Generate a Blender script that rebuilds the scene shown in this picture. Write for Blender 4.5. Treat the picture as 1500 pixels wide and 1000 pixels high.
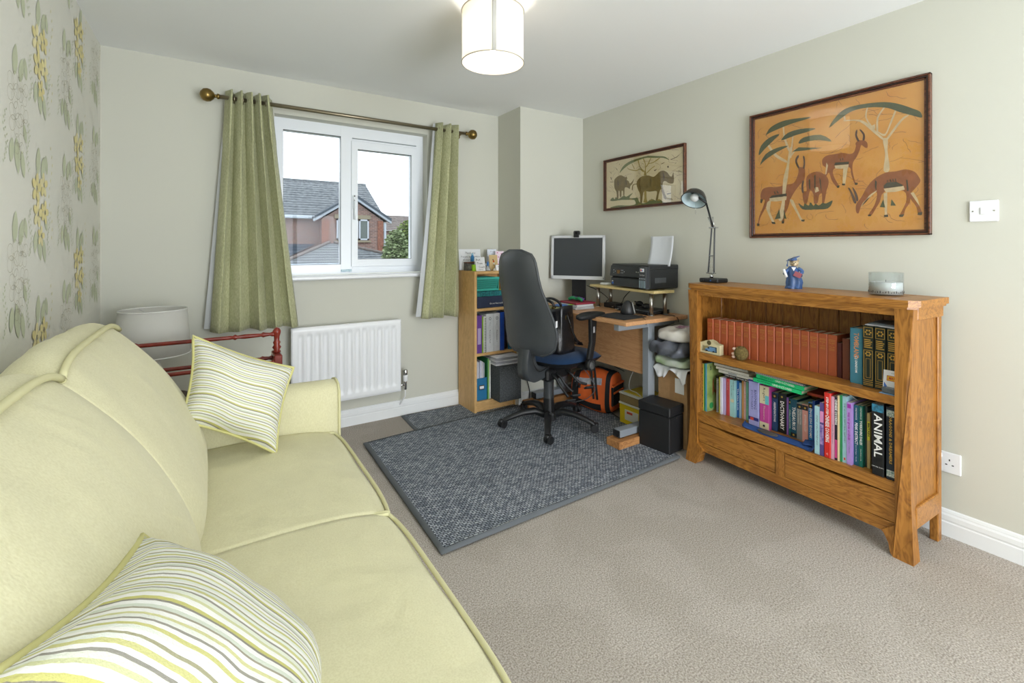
import bpy, bmesh, math, random
from mathutils import Vector, Matrix
random.seed(7)
for o in list(bpy.data.objects): bpy.data.objects.remove(o)
S = bpy.context.scene
COL = S.collection

# ---------------------------------------------------------------- camera, sky, lights, exposure
cam_d = bpy.data.cameras.new('camera'); cam = bpy.data.objects.new('camera', cam_d); COL.objects.link(cam)
cam.location = (0, 0, 1.226); cam.rotation_euler = (math.radians(90), 0, -math.atan2(440, 679))
cam_d.sensor_width = 36; cam_d.lens = 36*679/1500; cam_d.shift_y = -137/1500; cam_d.clip_start = .02; cam_d.clip_end = 300
S.camera = cam
S.view_settings.view_transform = 'Standard'; S.view_settings.look = 'None'
S.view_settings.exposure = -0.1; S.view_settings.gamma = 1; S.view_settings.use_curve_mapping = False
W = bpy.data.worlds.new('sky'); S.world = W; W.use_nodes = True
bg = W.node_tree.nodes['Background']; bg.inputs[0].default_value = (.93, .97, 1, 1); bg.inputs[1].default_value = 2.6
def light(name, kind, loc, energy, color=(1, 1, 1), rot=(0, 0, 0), **kw):
    d = bpy.data.lights.new(name, kind); d.energy = energy; d.color = color
    for k, v in kw.items(): setattr(d, k, v)
    o = bpy.data.objects.new(name, d); o.location = loc; o.rotation_euler = rot; COL.objects.link(o); return o
pt = light('window_portal', 'AREA', (.85, 3.56, 1.56), 1, rot=(math.radians(-90), 0, 0), shape='RECTANGLE', size=1.1, size_y=1.1)
pt.data.cycles.is_portal = True
light('rear_fill_light', 'AREA', (1.1, -2.34, 1.05), 158, (.95, .965, 1), (math.radians(126), 0, 0), shape='RECTANGLE', size=1.9, size_y=2.0)  # added fill lamp behind the camera, tilted up to brighten ceiling and room
light('pendant_bulb_light', 'POINT', (1.04, 1.76, 2.13), 8, (1, .93, .84), shadow_soft_size=.035)

# ---------------------------------------------------------------- helpers
def lin(c):
    if isinstance(c, str):
        c = c.lstrip('#'); c = [int(c[i:i+2], 16)/255 for i in (0, 2, 4)]
    return tuple(((v/12.92) if v <= .04045 else ((v+.055)/1.055)**2.4) for v in c) + (1,)
MATS = {}
def nt(m):
    m.use_nodes = True; return m.node_tree.nodes, m.node_tree.links
def mat(name, c, r=.6, metal=0, var=0, vs=20, bump=0, bs=200, spec=.5, c2=None, stretch=(1, 1, 1), emis=0, sheen=0):
    """plain procedural material: colour varied by noise, optional fine bump"""
    if name in MATS: return MATS[name]
    m = bpy.data.materials.new(name); N, L = nt(m); b = N['Principled BSDF']
    col = lin(c); b.inputs['Base Color'].default_value = col; b.inputs['Roughness'].default_value = r
    b.inputs['Metallic'].default_value = metal; b.inputs['Specular IOR Level'].default_value = spec
    if sheen: b.inputs['Sheen Weight'].default_value = sheen
    if emis: b.inputs['Emission Color'].default_value = col; b.inputs['Emission Strength'].default_value = emis
    if var or c2 or bump:
        tc = N.new('ShaderNodeTexCoord'); mp = N.new('ShaderNodeMapping'); mp.inputs['Scale'].default_value = stretch
        L.new(tc.outputs['Object'], mp.inputs[0])
    if var or c2:
        n = N.new('ShaderNodeTexNoise'); n.inputs['Scale'].default_value = vs; n.inputs['Detail'].default_value = 4
        L.new(mp.outputs[0], n.inputs['Vector'])
        rp = N.new('ShaderNodeValToRGB'); e = rp.color_ramp.elements; e[0].position = .32; e[1].position = .68
        e[0].color = tuple(max(0, v*(1-var)) for v in col[:3])+(1,); e[1].color = lin(c2) if c2 else tuple(min(1, v*(1+var)) for v in col[:3])+(1,)
        L.new(n.outputs['Fac'], rp.inputs[0]); L.new(rp.outputs[0], b.inputs['Base Color'])
    if bump:
        n = N.new('ShaderNodeTexNoise'); n.inputs['Scale'].default_value = bs; n.inputs['Detail'].default_value = 2
        L.new(mp.outputs[0], n.inputs['Vector'])
        bp = N.new('ShaderNodeBump'); bp.inputs['Strength'].default_value = bump; bp.inputs['Distance'].default_value = .003
        L.new(n.outputs['Fac'], bp.inputs['Height']); L.new(bp.outputs[0], b.inputs['Normal'])
    MATS[name] = m; return m
def wood(name, c1, c2, axis='X', r=.45, fine=90):
    if name in MATS: return MATS[name]
    m = bpy.data.materials.new(name); N, L = nt(m); b = N['Principled BSDF']; b.inputs['Roughness'].default_value = r
    tc = N.new('ShaderNodeTexCoord'); mp = N.new('ShaderNodeMapping')
    mp.inputs['Scale'].default_value = tuple(.06 if a == axis else 1 for a in 'XYZ'); L.new(tc.outputs['Object'], mp.inputs[0])
    n1 = N.new('ShaderNodeTexNoise'); n1.inputs['Scale'].default_value = fine; n1.inputs['Detail'].default_value = 5; n1.inputs['Distortion'].default_value = .6
    n2 = N.new('ShaderNodeTexNoise'); n2.inputs['Scale'].default_value = 9; n2.inputs['Detail'].default_value = 3; n2.inputs['Distortion'].default_value = 2.5
    mp2 = N.new('ShaderNodeMapping'); mp2.inputs['Scale'].default_value = tuple(.25 if a == axis else 1.4 for a in 'XYZ'); L.new(tc.outputs['Object'], mp2.inputs[0])
    L.new(mp.outputs[0], n1.inputs['Vector']); L.new(mp2.outputs[0], n2.inputs['Vector'])
    mth = N.new('ShaderNodeMath'); mth.operation = 'MULTIPLY'; mth.inputs[1].default_value = 7; L.new(n2.outputs['Fac'], mth.inputs[0])
    fr = N.new('ShaderNodeMath'); fr.operation = 'PINGPONG'; fr.inputs[1].default_value = .5; L.new(mth.outputs[0], fr.inputs[0])
    ad = N.new('ShaderNodeMath'); ad.operation = 'ADD'; L.new(n1.outputs['Fac'], ad.inputs[0]); L.new(fr.outputs[0], ad.inputs[1])
    rp = N.new('ShaderNodeValToRGB'); e = rp.color_ramp.elements; e[0].position = .42; e[0].color = lin(c2); e[1].position = .92; e[1].color = lin(c1)
    L.new(ad.outputs[0], rp.inputs[0]); L.new(rp.outputs[0], b.inputs['Base Color'])
    bp = N.new('ShaderNodeBump'); bp.inputs['Strength'].default_value = .25; bp.inputs['Distance'].default_value = .001
    L.new(n1.outputs['Fac'], bp.inputs['Height']); L.new(bp.outputs[0], b.inputs['Normal'])
    MATS[name] = m; return m
def glass(name, tint='ffffff', refl=1.0, alpha=.0, rough=0.0):
    """thin pane: clear with fresnel reflection"""
    if name in MATS: return MATS[name]
    m = bpy.data.materials.new(name); N, L = nt(m); N.remove(N['Principled BSDF'])
    out = N['Material Output']; t = N.new('ShaderNodeBsdfTransparent'); t.inputs[0].default_value = lin(tint)
    g = N.new('ShaderNodeBsdfGlossy'); g.inputs['Roughness'].default_value = rough
    f = N.new('ShaderNodeFresnel'); f.inputs[0].default_value = 1.5
    ml = N.new('ShaderNodeMath'); ml.operation = 'MULTIPLY'; ml.inputs[1].default_value = refl; gm = N.new('ShaderNodeNewGeometry'); iv = N.new('ShaderNodeMath'); iv.operation = 'SUBTRACT'; iv.inputs[0].default_value = 1; L.new(gm.outputs['Backfacing'], iv.inputs[1])
    m0 = N.new('ShaderNodeMath'); m0.operation = 'MULTIPLY'; L.new(f.outputs[0], m0.inputs[0]); L.new(iv.outputs[0], m0.inputs[1]); L.new(m0.outputs[0], ml.inputs[0])
    mx = N.new('ShaderNodeMixShader'); L.new(ml.outputs[0], mx.inputs[0]); L.new(t.outputs[0], mx.inputs[1]); L.new(g.outputs[0], mx.inputs[2])
    last = mx
    if alpha:
        d = N.new('ShaderNodeBsdfDiffuse'); d.inputs[0].default_value = lin('e8eef0'); m2 = N.new('ShaderNodeMixShader'); m2.inputs[0].default_value = alpha
        L.new(mx.outputs[0], m2.inputs[1]); L.new(d.outputs[0], m2.inputs[2]); last = m2
    L.new(last.outputs[0], out.inputs[0]); MATS[name] = m; return m
def translucent(name, c, k=.5):
    if name in MATS: return MATS[name]
    m = bpy.data.materials.new(name); N, L = nt(m); N.remove(N['Principled BSDF']); out = N['Material Output']
    d = N.new('ShaderNodeBsdfDiffuse'); d.inputs[0].default_value = lin(c); t = N.new('ShaderNodeBsdfTranslucent'); t.inputs[0].default_value = lin(c)
    mx = N.new('ShaderNodeMixShader'); mx.inputs[0].default_value = k
    L.new(d.outputs[0], mx.inputs[1]); L.new(t.outputs[0], mx.inputs[2]); L.new(mx.outputs[0], out.inputs[0]); MATS[name] = m; return m

T3 = Matrix.Translation
def RZ(a): return Matrix.Rotation(math.radians(a), 4, 'Z')
def RX(a): return Matrix.Rotation(math.radians(a), 4, 'X')
def RY(a): return Matrix.Rotation(math.radians(a), 4, 'Y')
class MB:
    def __init__(s): s.v = []; s.f = []; s.sm = []; s.mi = []; s.m = None
    def add(s, vs, fs, smooth=False, mi=0, M=None):
        n = len(s.v)
        for p in vs: p = Vector(p); s.v.append(tuple(M @ p) if M else tuple(p))
        for f in fs: s.f.append([n+i for i in f]); s.sm.append(smooth); s.mi.append(mi)
        return s
    def box(s, x0, y0, z0, x1, y1, z1, b=0, M=None, mi=0):
        if x0 > x1: x0, x1 = x1, x0
        if y0 > y1: y0, y1 = y1, y0
        if z0 > z1: z0, z1 = z1, z0
        b = min(b, (x1-x0)*.45, (y1-y0)*.45, (z1-z0)*.45)
        if b <= 0:
            vs = [(x, y, z) for z in (z0, z1) for y in (y0, y1) for x in (x0, x1)]
            return s.add(vs, [(0, 2, 3, 1), (4, 5, 7, 6), (0, 1, 5, 4), (2, 6, 7, 3), (0, 4, 6, 2), (1, 3, 7, 5)], False, mi, M)
        # chamfered box: 24 vertices
        X, Y, Z = (x0, x1), (y0, y1), (z0, z1); vs = []; idx = {}
        for i in (0, 1):
            for j in (0, 1):
                for k in (0, 1):
                    sx, sy, sz = (1, -1)[i], (1, -1)[j], (1, -1)[k]
                    for a in range(3):
                        p = [X[i]+sx*b, Y[j]+sy*b, Z[k]+sz*b]; p[a] = (X[i], Y[j], Z[k])[a]
                        idx[(i, j, k, a)] = len(vs); vs.append(tuple(p))
        fs = []
        for a in range(3):
            o = [q for q in range(3) if q != a]
            for e in (0, 1):
                def key(p, q):
                    t = [0, 0, 0]; t[a] = e; t[o[0]] = p; t[o[1]] = q; return idx[(t[0], t[1], t[2], a)]
                fs.append([key(0, 0), key(1, 0), key(1, 1), key(0, 1)])
        for a in range(3):      # edge chamfers, edge along axis a
            o = [q for q in range(3) if q != a]
            for p in (0, 1):
                for q in (0, 1):
                    def kk(e, face):
                        t = [0, 0, 0]; t[a] = e; t[o[0]] = p; t[o[1]] = q; return idx[(t[0], t[1], t[2], face)]
                    fs.append([kk(0, o[0]), kk(1, o[0]), kk(1, o[1]), kk(0, o[1])])
        for i in (0, 1):
            for j in (0, 1):
                for k in (0, 1): fs.append([idx[(i, j, k, 0)], idx[(i, j, k, 1)], idx[(i, j, k, 2)]])
        s.m = 1
        return s.add(vs, fs, False, mi, M)
    def tube(s, pts, r, n=8, caps=True, mi=0, M=None, closed=False):
        pts = [Vector(p) for p in pts]; R = r if isinstance(r, (list, tuple)) else [r]*len(pts)
        rings = []; up = None
        for i, p in enumerate(pts):
            if closed: d = pts[(i+1) % len(pts)]-pts[i-1]
            else: d = (pts[min(i+1, len(pts)-1)]-pts[max(i-1, 0)])
            d = d.normalized() if d.length > 1e-9 else Vector((0, 0, 1))
            if up is None: up = Vector((0, 0, 1)) if abs(d.z) < .9 else Vector((1, 0, 0))
            a = d.cross(up).normalized(); c = a.cross(d).normalized(); up = c
            rings.append([p+R[i]*(math.cos(2*math.pi*k/n)*a+math.sin(2*math.pi*k/n)*c) for k in range(n)])
        vs = [q for g in rings for q in g]; fs = []
        m = len(rings)
        for i in range(m if closed else m-1):
            j = (i+1) % m
            for k in range(n): fs.append([i*n+k, i*n+(k+1) % n, j*n+(k+1) % n, j*n+k])
        s.add(vs, fs, True, mi, M)
        if caps and not closed: 
            s.add(rings[0], [list(range(n))[::-1]], False, mi, M); s.add(rings[-1], [list(range(n))], False, mi, M)
        return s
    def cyl(s, c, r, h, n=20, r2=None, M=None, mi=0, axis='Z'):
        A = {'Z': Matrix.Identity(4), 'X': RY(90), 'Y': RX(-90)}[axis]
        MM = (M or Matrix.Identity(4)) @ T3(c) @ A
        return s.lathe([(r, 0), (r if r2 is None else r2, h)], n, MM, caps=True, mi=mi)
    def lathe(s, prof, n=24, M=None, caps=False, mi=0, sx=1, sy=1):
        vs = []; fs = []
        for (r, z) in prof: vs += [(sx*r*math.cos(2*math.pi*k/n), sy*r*math.sin(2*math.pi*k/n), z) for k in range(n)]
        for i in range(len(prof)-1):
            for k in range(n): fs.append([i*n+k, i*n+(k+1) % n, (i+1)*n+(k+1) % n, (i+1)*n+k])
        s.add(vs, fs, True, mi, M)
        if caps:
            s.add(vs[:n], [list(range(n))[::-1]], False, mi, M); s.add(vs[-n:], [list(range(n))], False, mi, M)
        return s
    def ball(s, c, rx, ry=None, rz=None, n=14, m=9, M=None, mi=0, e=1):
        ry = ry or rx; rz = rz or rx
        vs = []; fs = []
        sp = lambda v: math.copysign(abs(v)**e, v)
        for i in range(m+1):
            t = math.pi*i/m
            for k in range(n):
                a = 2*math.pi*k/n
                vs.append((c[0]+rx*sp(math.sin(t))*sp(math.cos(a)), c[1]+ry*sp(math.sin(t))*sp(math.sin(a)), c[2]-rz*sp(math.cos(t))))
        for i in range(m):
            for k in range(n): fs.append([i*n+k, i*n+(k+1) % n, (i+1)*n+(k+1) % n, (i+1)*n+k])
        return s.add(vs, fs, True, mi, M)
    def prism(s, poly, a0, a1, axis='Y', M=None, mi=0, smooth=False):
        """polygon in the plane across axis, extruded from a0 to a1"""
        def pt(p, a): return {'Y': (p[0], a, p[1]), 'X': (a, p[0], p[1]), 'Z': (p[0], p[1], a)}[axis]
        n = len(poly); vs = [pt(p, a0) for p in poly]+[pt(p, a1) for p in poly]
        s.add(vs, [list(range(n))[::-1], [n+i for i in range(n)]], False, mi, M)
        s.add(vs, [[i, (i+1) % n, n+(i+1) % n, n+i] for i in range(n)], smooth, mi, M); s.m = 1
        return s
    def grid(s, fn, nu, nv, M=None, mi=0, cu=False, cv=False, smooth=True):
        vs = [fn(i/nu, j/nv) for j in range(nv+(0 if cv else 1)) for i in range(nu+(0 if cu else 1))]
        w = nu+(0 if cu else 1); hgt = nv+(0 if cv else 1); fs = []
        for j in range(nv):
            for i in range(nu):
                a, b_ = i, (i+1) % w; c, d = j, (j+1) % hgt
                fs.append([c*w+a, c*w+b_, d*w+b_, d*w+a])
        return s.add(vs, fs, smooth, mi, M)
    def mesh(s, name, mats, fix=True):
        me = bpy.data.meshes.new(name); me.from_pydata(s.v, [], s.f)
        me.polygons.foreach_set('use_smooth', s.sm); me.polygons.foreach_set('material_index', s.mi)
        for m in (mats if isinstance(mats, (list, tuple)) else [mats]): me.materials.append(m)
        if fix:
            bm = bmesh.new(); bm.from_mesh(me); bmesh.ops.remove_doubles(bm, verts=bm.verts, dist=1e-6)
            bmesh.ops.recalc_face_normals(bm, faces=bm.faces); bm.to_mesh(me); bm.free()
        me.update(); return me
    def build(s, name, mats, parent=None, loc=None, rz=None, fix=True, kind=None):
        o = bpy.data.objects.new(name, s.mesh(name, mats, fix)); COL.objects.link(o)
        if parent is not None: o.parent = parent
        if loc is not None: o.location = loc
        if rz is not None: o.rotation_euler = (0, 0, math.radians(rz))
        if kind: o['kind'] = kind
        return o
def tag(o, label, cat, group=None):
    o['label'] = label; o['category'] = cat
    if group: o['group'] = group
    return o
def thing(name, label, cat, loc=(0, 0, 0), rz=0, group=None):
    o = bpy.data.objects.new(name, None); COL.objects.link(o); o.location = loc; o.rotation_euler = (0, 0, math.radians(rz)); o.empty_display_size = .05
    return tag(o, label, cat, group)
def struct(o): o['kind'] = 'structure'; return o
def subsurf(o, n=1):
    m = o.modifiers.new('subsurf', 'SUBSURF'); m.levels = n; m.render_levels = n; return o
def text(parent, s, M, size, m, name='lettering', bold=0, width=None, ext=.0002, align='CENTER', shear=0, italic=False):
    c = bpy.data.curves.new('t', 'FONT'); c.body = s; c.size = size; c.align_x = align; c.align_y = 'CENTER'; c.offset = bold; c.resolution_u = 1; c.shear = shear
    o = bpy.data.objects.new('t', c); me = bpy.data.meshes.new_from_object(o); bpy.data.objects.remove(o); bpy.data.curves.remove(c)
    if width and me.vertices:
        xs = [v.co.x for v in me.vertices]; w = max(xs)-min(xs)
        if w > 0: me.transform(Matrix.Diagonal((width/w, 1, 1, 1)))
    me.transform(M); me.materials.clear(); me.materials.append(m)
    o = bpy.data.objects.new(name, me); COL.objects.link(o); o.parent = parent; return o
def smoothpts(pts, k=4, closed=False):
    """catmull-rom resampling"""
    P = [Vector(p) for p in pts]; n = len(P); out = []
    for i in range(n if closed else n-1):
        g = (lambda j: P[j % n]) if closed else (lambda j: P[max(0, min(n-1, j))])
        a, b_, c, d = g(i-1), g(i), g(i+1), g(i+2)
        for t in [q/k for q in range(k)]:
            out.append(.5*((2*b_)+(c-a)*t+(2*a-5*b_+4*c-d)*t*t+(3*b_-a-3*c+d)*t**3))
    if not closed: out.append(P[-1])
    return out

# ---------------------------------------------------------------- materials
M_wall = mat('wall_paint', 'cdcdc1', .85, bump=.08, bs=350)
M_ceil = mat('ceiling_paint', 'f2f4f4', .9)
M_white = mat('gloss_white', 'eef0f2', .3)
M_upvc = mat('upvc_white', 'eef3f8', .25)
M_chrome = mat('chrome', 'cfd0d0', .18, 1)
M_black = mat('black_plastic', '1b1c1e', .42, bump=.1, bs=500)
M_black2 = mat('black_matt', '141516', .6)
M_brass = mat('antique_brass', '8a7444', .35, 1)
M_steel = mat('brushed_steel', 'b4b2ac', .3, 1)
M_paper = mat('white_paper', 'eef0f2', .7)
M_ink = mat('dark_ink', '20242c', .6)
M_gold = mat('gold_print', 'c9a24a', .45, .4)
M_wprint = mat('white_print', 'f2f2f0', .6)
# ---------------------------------------------------------------- room shell
XL, XR, YW, YC, XC, YB, ZC = -.503, 2.64, 3.30, 2.968, 2.0, -2.2, 2.318
def carpet():
    m = bpy.data.materials.new('beige_carpet'); N, L = nt(m); b = N['Principled BSDF']; b.inputs['Roughness'].default_value = .95; b.inputs['Specular IOR Level'].default_value = .1
    tc = N.new('ShaderNodeTexCoord')
    n1 = N.new('ShaderNodeTexNoise'); n1.inputs['Scale'].default_value = 190; n1.inputs['Detail'].default_value = 3
    n2 = N.new('ShaderNodeTexNoise'); n2.inputs['Scale'].default_value = 3.2; n2.inputs['Detail'].default_value = 3; n2.inputs['Distortion'].default_value = .3
    L.new(tc.outputs['Object'], n1.inputs['Vector']); L.new(tc.outputs['Object'], n2.inputs['Vector'])
    r1 = N.new('ShaderNodeValToRGB'); e = r1.color_ramp.elements; e[0].position = .3; e[0].color = lin('8f867c'); e[1].position = .7; e[1].color = lin('d2cbc2')
    L.new(n1.outputs['Fac'], r1.inputs[0])
    r2 = N.new('ShaderNodeValToRGB'); e = r2.color_ramp.elements; e[0].position = .46; e[0].color = (.93, .925, .915, 1); e[1].position = .54; e[1].color = (1, 1, 1, 1)
    L.new(n2.outputs['Fac'], r2.inputs[0])
    mx = N.new('ShaderNodeMix'); mx.data_type = 'RGBA'; mx.blend_type = 'MULTIPLY'; mx.inputs[0].default_value = 1
    L.new(r1.outputs[0], mx.inputs['A']); L.new(r2.outputs[0], mx.inputs['B']); L.new(mx.outputs['Result'], b.inputs['Base Color'])
    bp = N.new('ShaderNodeBump'); bp.inputs['Strength'].default_value = .6; bp.inputs['Distance'].default_value = .004
    L.new(n1.outputs['Fac'], bp.inputs['Height']); L.new(bp.outputs[0], b.inputs['Normal']); return m
struct(MB().box(XL-.1, YB-.1, -.1, XR+.1, YW+.28, 0).build('floor', carpet()))
struct(MB().box(XL-.1, YB-.1, ZC, XR+.1, YW+.28, ZC+.1).build('ceiling', M_ceil))
M_paperwall = mat('wallpaper_base', 'e6e5db', .7, bump=.1, bs=180)
wl = struct(MB().box(XL-.1, YB-.1, 0, XL, YW+.28, ZC).build('wall_left', M_paperwall))
struct(MB().box(XR, YB-.1, 0, XR+.1, YW+.28, ZC).build('wall_right', M_wall))
WX0, WX1, WZ0, WZ1 = .335, 1.372, 1.035, 2.085          # window opening
w = MB()
w.box(XL, YW, 0, WX0, YW+.28, ZC); w.box(WX1, YW, 0, XR, YW+.28, ZC); w.box(WX0, YW, 0, WX1, YW+.28, WZ0); w.box(WX0, YW, WZ1, WX1, YW+.28, ZC)
struct(w.build('wall_window', M_wall, fix=False))
struct(MB().box(XC, YC, 0, XR, YW, ZC).build('wall_boxed_corner', M_wall))
RX0, RX1, RZ0, RZ1 = .3, 2.2, .12, 2.15
w = MB(); w.box(XL, YB-.1, 0, RX0, YB, ZC); w.box(RX1, YB-.1, 0, XR, YB, ZC); w.box(RX0, YB-.1, 0, RX1, YB, RZ0); w.box(RX0, YB-.1, RZ1, RX1, YB, ZC)
struct(w.build('wall_rear', M_wall, fix=False))
wr = MB(); t = .06
wr.box(RX0, YB-.07, RZ0, RX1, YB-.02, RZ0+t); wr.box(RX0, YB-.07, RZ1-t, RX1, YB-.02, RZ1); wr.box(RX0, YB-.07, RZ0, RX0+t, YB-.02, RZ1); wr.box(RX1-t, YB-.07, RZ0, RX1, YB-.02, RZ1); wr.box(1.22, YB-.07, RZ0, 1.28, YB-.02, RZ1)
w2 = struct(wr.build('added_rear_window', M_upvc, fix=False))  # unseen window, added behind the camera to let the fill light in
# skirting with a moulded top
prof = [(0, 0), (.016, 0), (.016, .058), (.013, .062), (.013, .066), (.0155, .070), (.015, .088), (.010, .096), (.010, .100), (.007, .108), (0, .112)]
M_skirt = mat('skirting_gloss', 'eceff0', .35)
struct(MB().prism([(YW-a, z) for a, z in prof], XL, XC, 'X').build('baseboard_window', M_skirt))
struct(MB().prism([(XC-a, z) for a, z in prof], YC, YW, 'Y').build('baseboard_return', M_skirt))
struct(MB().prism([(YC-a, z) for a, z in prof], XC, XR, 'X').build('baseboard_corner', M_skirt))
struct(MB().prism([(XR-a, z) for a, z in prof], YB, YC, 'Y').build('baseboard_right', M_skirt))
struct(MB().prism([(XL+a, z) for a, z in prof], YB, YW, 'Y').build('baseboard_left', M_skirt))

# printed wallpaper motif on the left wall: half-drop repeat, flat shapes in the wall plane
def motif():
    cols = {'leaf': [], 'yellow': [], 'yellow2': [], 'line': [], 'dot': []}
    def ell(k, cy, cz, a, b_, ang, n=10, pt=False):
        P = []
        for i in range(n):
            t_ = 2*math.pi*i/n; x, y = a*math.cos(t_), b_*math.sin(t_)
            if pt: y *= 1-.5*(x/a)**2*(1 if x > 0 else .6)
            P.append((cy+x*math.cos(ang)-y*math.sin(ang), cz+x*math.sin(ang)+y*math.cos(ang)))
        cols[k].append(P)
    def ring(cy, cz, a, b_, ang, wd=.0011, n=14):
        for i in range(n):
            P = []
            for (tt, d) in ((i, 0), (i+1, 0), (i+1, wd), (i, wd)):
                t_ = 2*math.pi*tt/n; x, y = (a-d)*math.cos(t_), (b_-d)*math.sin(t_)
                P.append((cy+x*math.cos(ang)-y*math.sin(ang), cz+x*math.sin(ang)+y*math.cos(ang)))
            cols['line'].append(P)
    def flower(cy, cz, R, solid, rnd):
        o = rnd.random()*6
        for i in range(5):
            a = o+i*2*math.pi/5; x, z = cy+.58*R*math.cos(a), cz+.58*R*math.sin(a)
            if solid: ell(('yellow', 'yellow2')[i % 2 or int(cz*100) % 2], x, z, R*.43, R*.30, a)
            else: ring(x, z, R*.56, R*.46, a)
        for i in range(4): ell('line', cy+rnd.uniform(-.1, .1)*R, cz+rnd.uniform(-.3, .3)*R, .003, .0012, rnd.random()*3, 6)
    def cluster(cy, cz, solid):
        rnd = random.Random(3 if solid else 5)
        for (dy, dz, a, l, wd) in ((-.02, .15, 1.45, .045, .016), (.035, .135, 1.2, .04, .015), (.075, .15, 1.8, .032, .011), (.0, -.14, -1.4, .05, .017), (-.05, -.13, -1.75, .035, .014), (.07, -.06, -1.2, .028, .011), (.05, -.16, -1.3, .04, .013)):
            ell('leaf', cy+dy, cz+dz, l*1.1, wd*1.5, a, 12, True)
        for (dy, dz, R) in ((-.042, .055, .052), (.038, .072, .046), (-.028, -.032, .050), (.048, -.022, .044), (.008, -.108, .038)): flower(cy+dy, cz+dz, R, solid, rnd)
        for q in (-1, 1):
            for k in range(9):
                zz = cz-.02-k*.018; yy = cy+q*(.10+.012*math.sin(k*.9))
                ell('leaf', yy+.006, zz, .006, .003, .8, 6); ell('leaf', yy-.006, zz-.008, .006, .003, 2.2, 6)
    for k in range(-9, 4):
        for n in range(-4, 6):
            y, z = 2.25+.56*k, 1.375+.51*n+(.255 if k % 2 else 0)
            cluster(y, z, True)
            y2, z2 = 2.026+.56*k, 1.65+.51*n+(.27 if k % 2 else 0)
            cluster(y2, z2, False)
            for s_ in range(12): ell('dot', y+.13+.02*math.sin(s_*.8), z+.22-s_*.03, .008, .004, 1.2, 6)
    ms = {'leaf': mat('print_sage', 'c9cfb2', .7), 'yellow': mat('print_yellow', 'eee4b2', .7), 'yellow2': mat('print_deep_yellow', 'e8dc9f', .7), 'line': mat('print_line', 'a8a388', .7), 'dot': mat('print_pale', 'dcd6a4', .7)}
    off = {'dot': .0003, 'leaf': .0011, 'yellow': .0019, 'yellow2': .0026, 'line': .0034}
    for k, L in cols.items():
        b = MB()
        for qi, P in enumerate(L):
            if all(YB < p[0] < YW and .12 < p[1] < ZC for p in P): b.add([(XL+off[k]+(qi % 13)*.00005, p[0], p[1]) for p in P], [list(range(len(P)))])
        o = b.build('wallpaper_print', ms[k], wl, fix=False); o['kind'] = 'stuff'; o['label'] = {'leaf': 'printed sage leaves', 'yellow': 'printed yellow flowers', 'yellow2': 'deeper yellow petals', 'line': 'fine outlined flowers', 'dot': 'pale trailing sprigs'}[k]
motif()

# ---------------------------------------------------------------- window with frame, sash, panes, sill
win = MB(); F0, F1 = 3.385, 3.455
win.box(WX0, F0, WZ0+.01, WX0+.06, F1, WZ1); win.box(WX1-.055, F0, WZ0+.01, WX1, F1, WZ1); win.box(.762, F0-.002, WZ0+.01, .838, F1, WZ1)
for (x0, x1) in ((WX0+.06, .762), (.838, WX1-.055)): win.box(x0, F0, WZ0+.01, x1, F1, WZ0+.075); win.box(x0, F0, WZ1-.075, x1, F1, WZ1)
win.box(.838, F0-.006, 1.075, 1.318, F0+.01, 1.092); win.box(.838, F0-.006, 1.988, 1.318, F0+.01, 2.0)
win = struct(win.build('window_1', M_upvc, fix=False))
sa = MB(); sx0, sx1, sz0, sz1 = .832, 1.322, 1.095, 1.985
for q in ((sx0, sz0, sx0+.042, sz1), (sx1-.048, sz0, sx1, sz1), (sx0+.042, sz0, sx1-.048, sz0+.05), (sx0+.042, sz1-.055, sx1-.048, sz1)): sa.box(q[0], F0-.016, q[1], q[2], F1-.02, q[3])
sash = sa.build('sash', M_upvc, win, fix=False)
M_gl = glass('window_glass', 'fbfdff', .35)
M_seal = mat('black_seal', '17191b', .6)
def seal(x0, x1, z0, z1, y, par):
    b = MB(); t = .004
    b.box(x0, y, z0, x1, y+.006, z0+t); b.box(x0, y, z1-t, x1, y+.006, z1); b.box(x0, y, z0, x0+t, y+.006, z1); b.box(x1-t, y, z0, x1, y+.006, z1); b.build('seal', M_seal, par, fix=False)
seal(WX0+.058, .764, 1.108, 2.012, F0+.006, win); seal(.872, 1.276, 1.143, 1.932, F0-.008, sash)
MB().box(WX0+.06, 3.41, 1.108, .764, 3.414, 2.012).build('pane', M_gl, win); MB().box(.872, 3.40, 1.143, 1.276, 3.404, 1.932).build('pane', M_gl, sash)
h_ = MB(); h_.box(.838, 3.352, 1.50, .858, 3.37, 1.60, .004); h_.box(.843, 3.335, 1.425, .856, 3.352, 1.57, .004); h_.build('handle', M_upvc, sash)
MB().cyl((.848, 3.336, 1.56), .005, .004, 10, axis='Y').cyl((.848, 3.351, 1.592), .005, .004, 10, axis='Y').build('keyhole', M_black2, sash, fix=False)
struct(MB().box(WX0-.03, 3.255, WZ0-.022, WX1-.005, 3.39, WZ0+.006, .008).build('trim_sill', M_white))
tag(MB().box(.762, 3.378, WZ0+.022, .835, 3.385, WZ0+.04, .002).build('window_sticker', mat('sticker_clear', 'cfe0e6', .4, c2='8fb4c4', vs=90)), 'small pale blue sticker on the bottom window frame', 'sticker')

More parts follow.
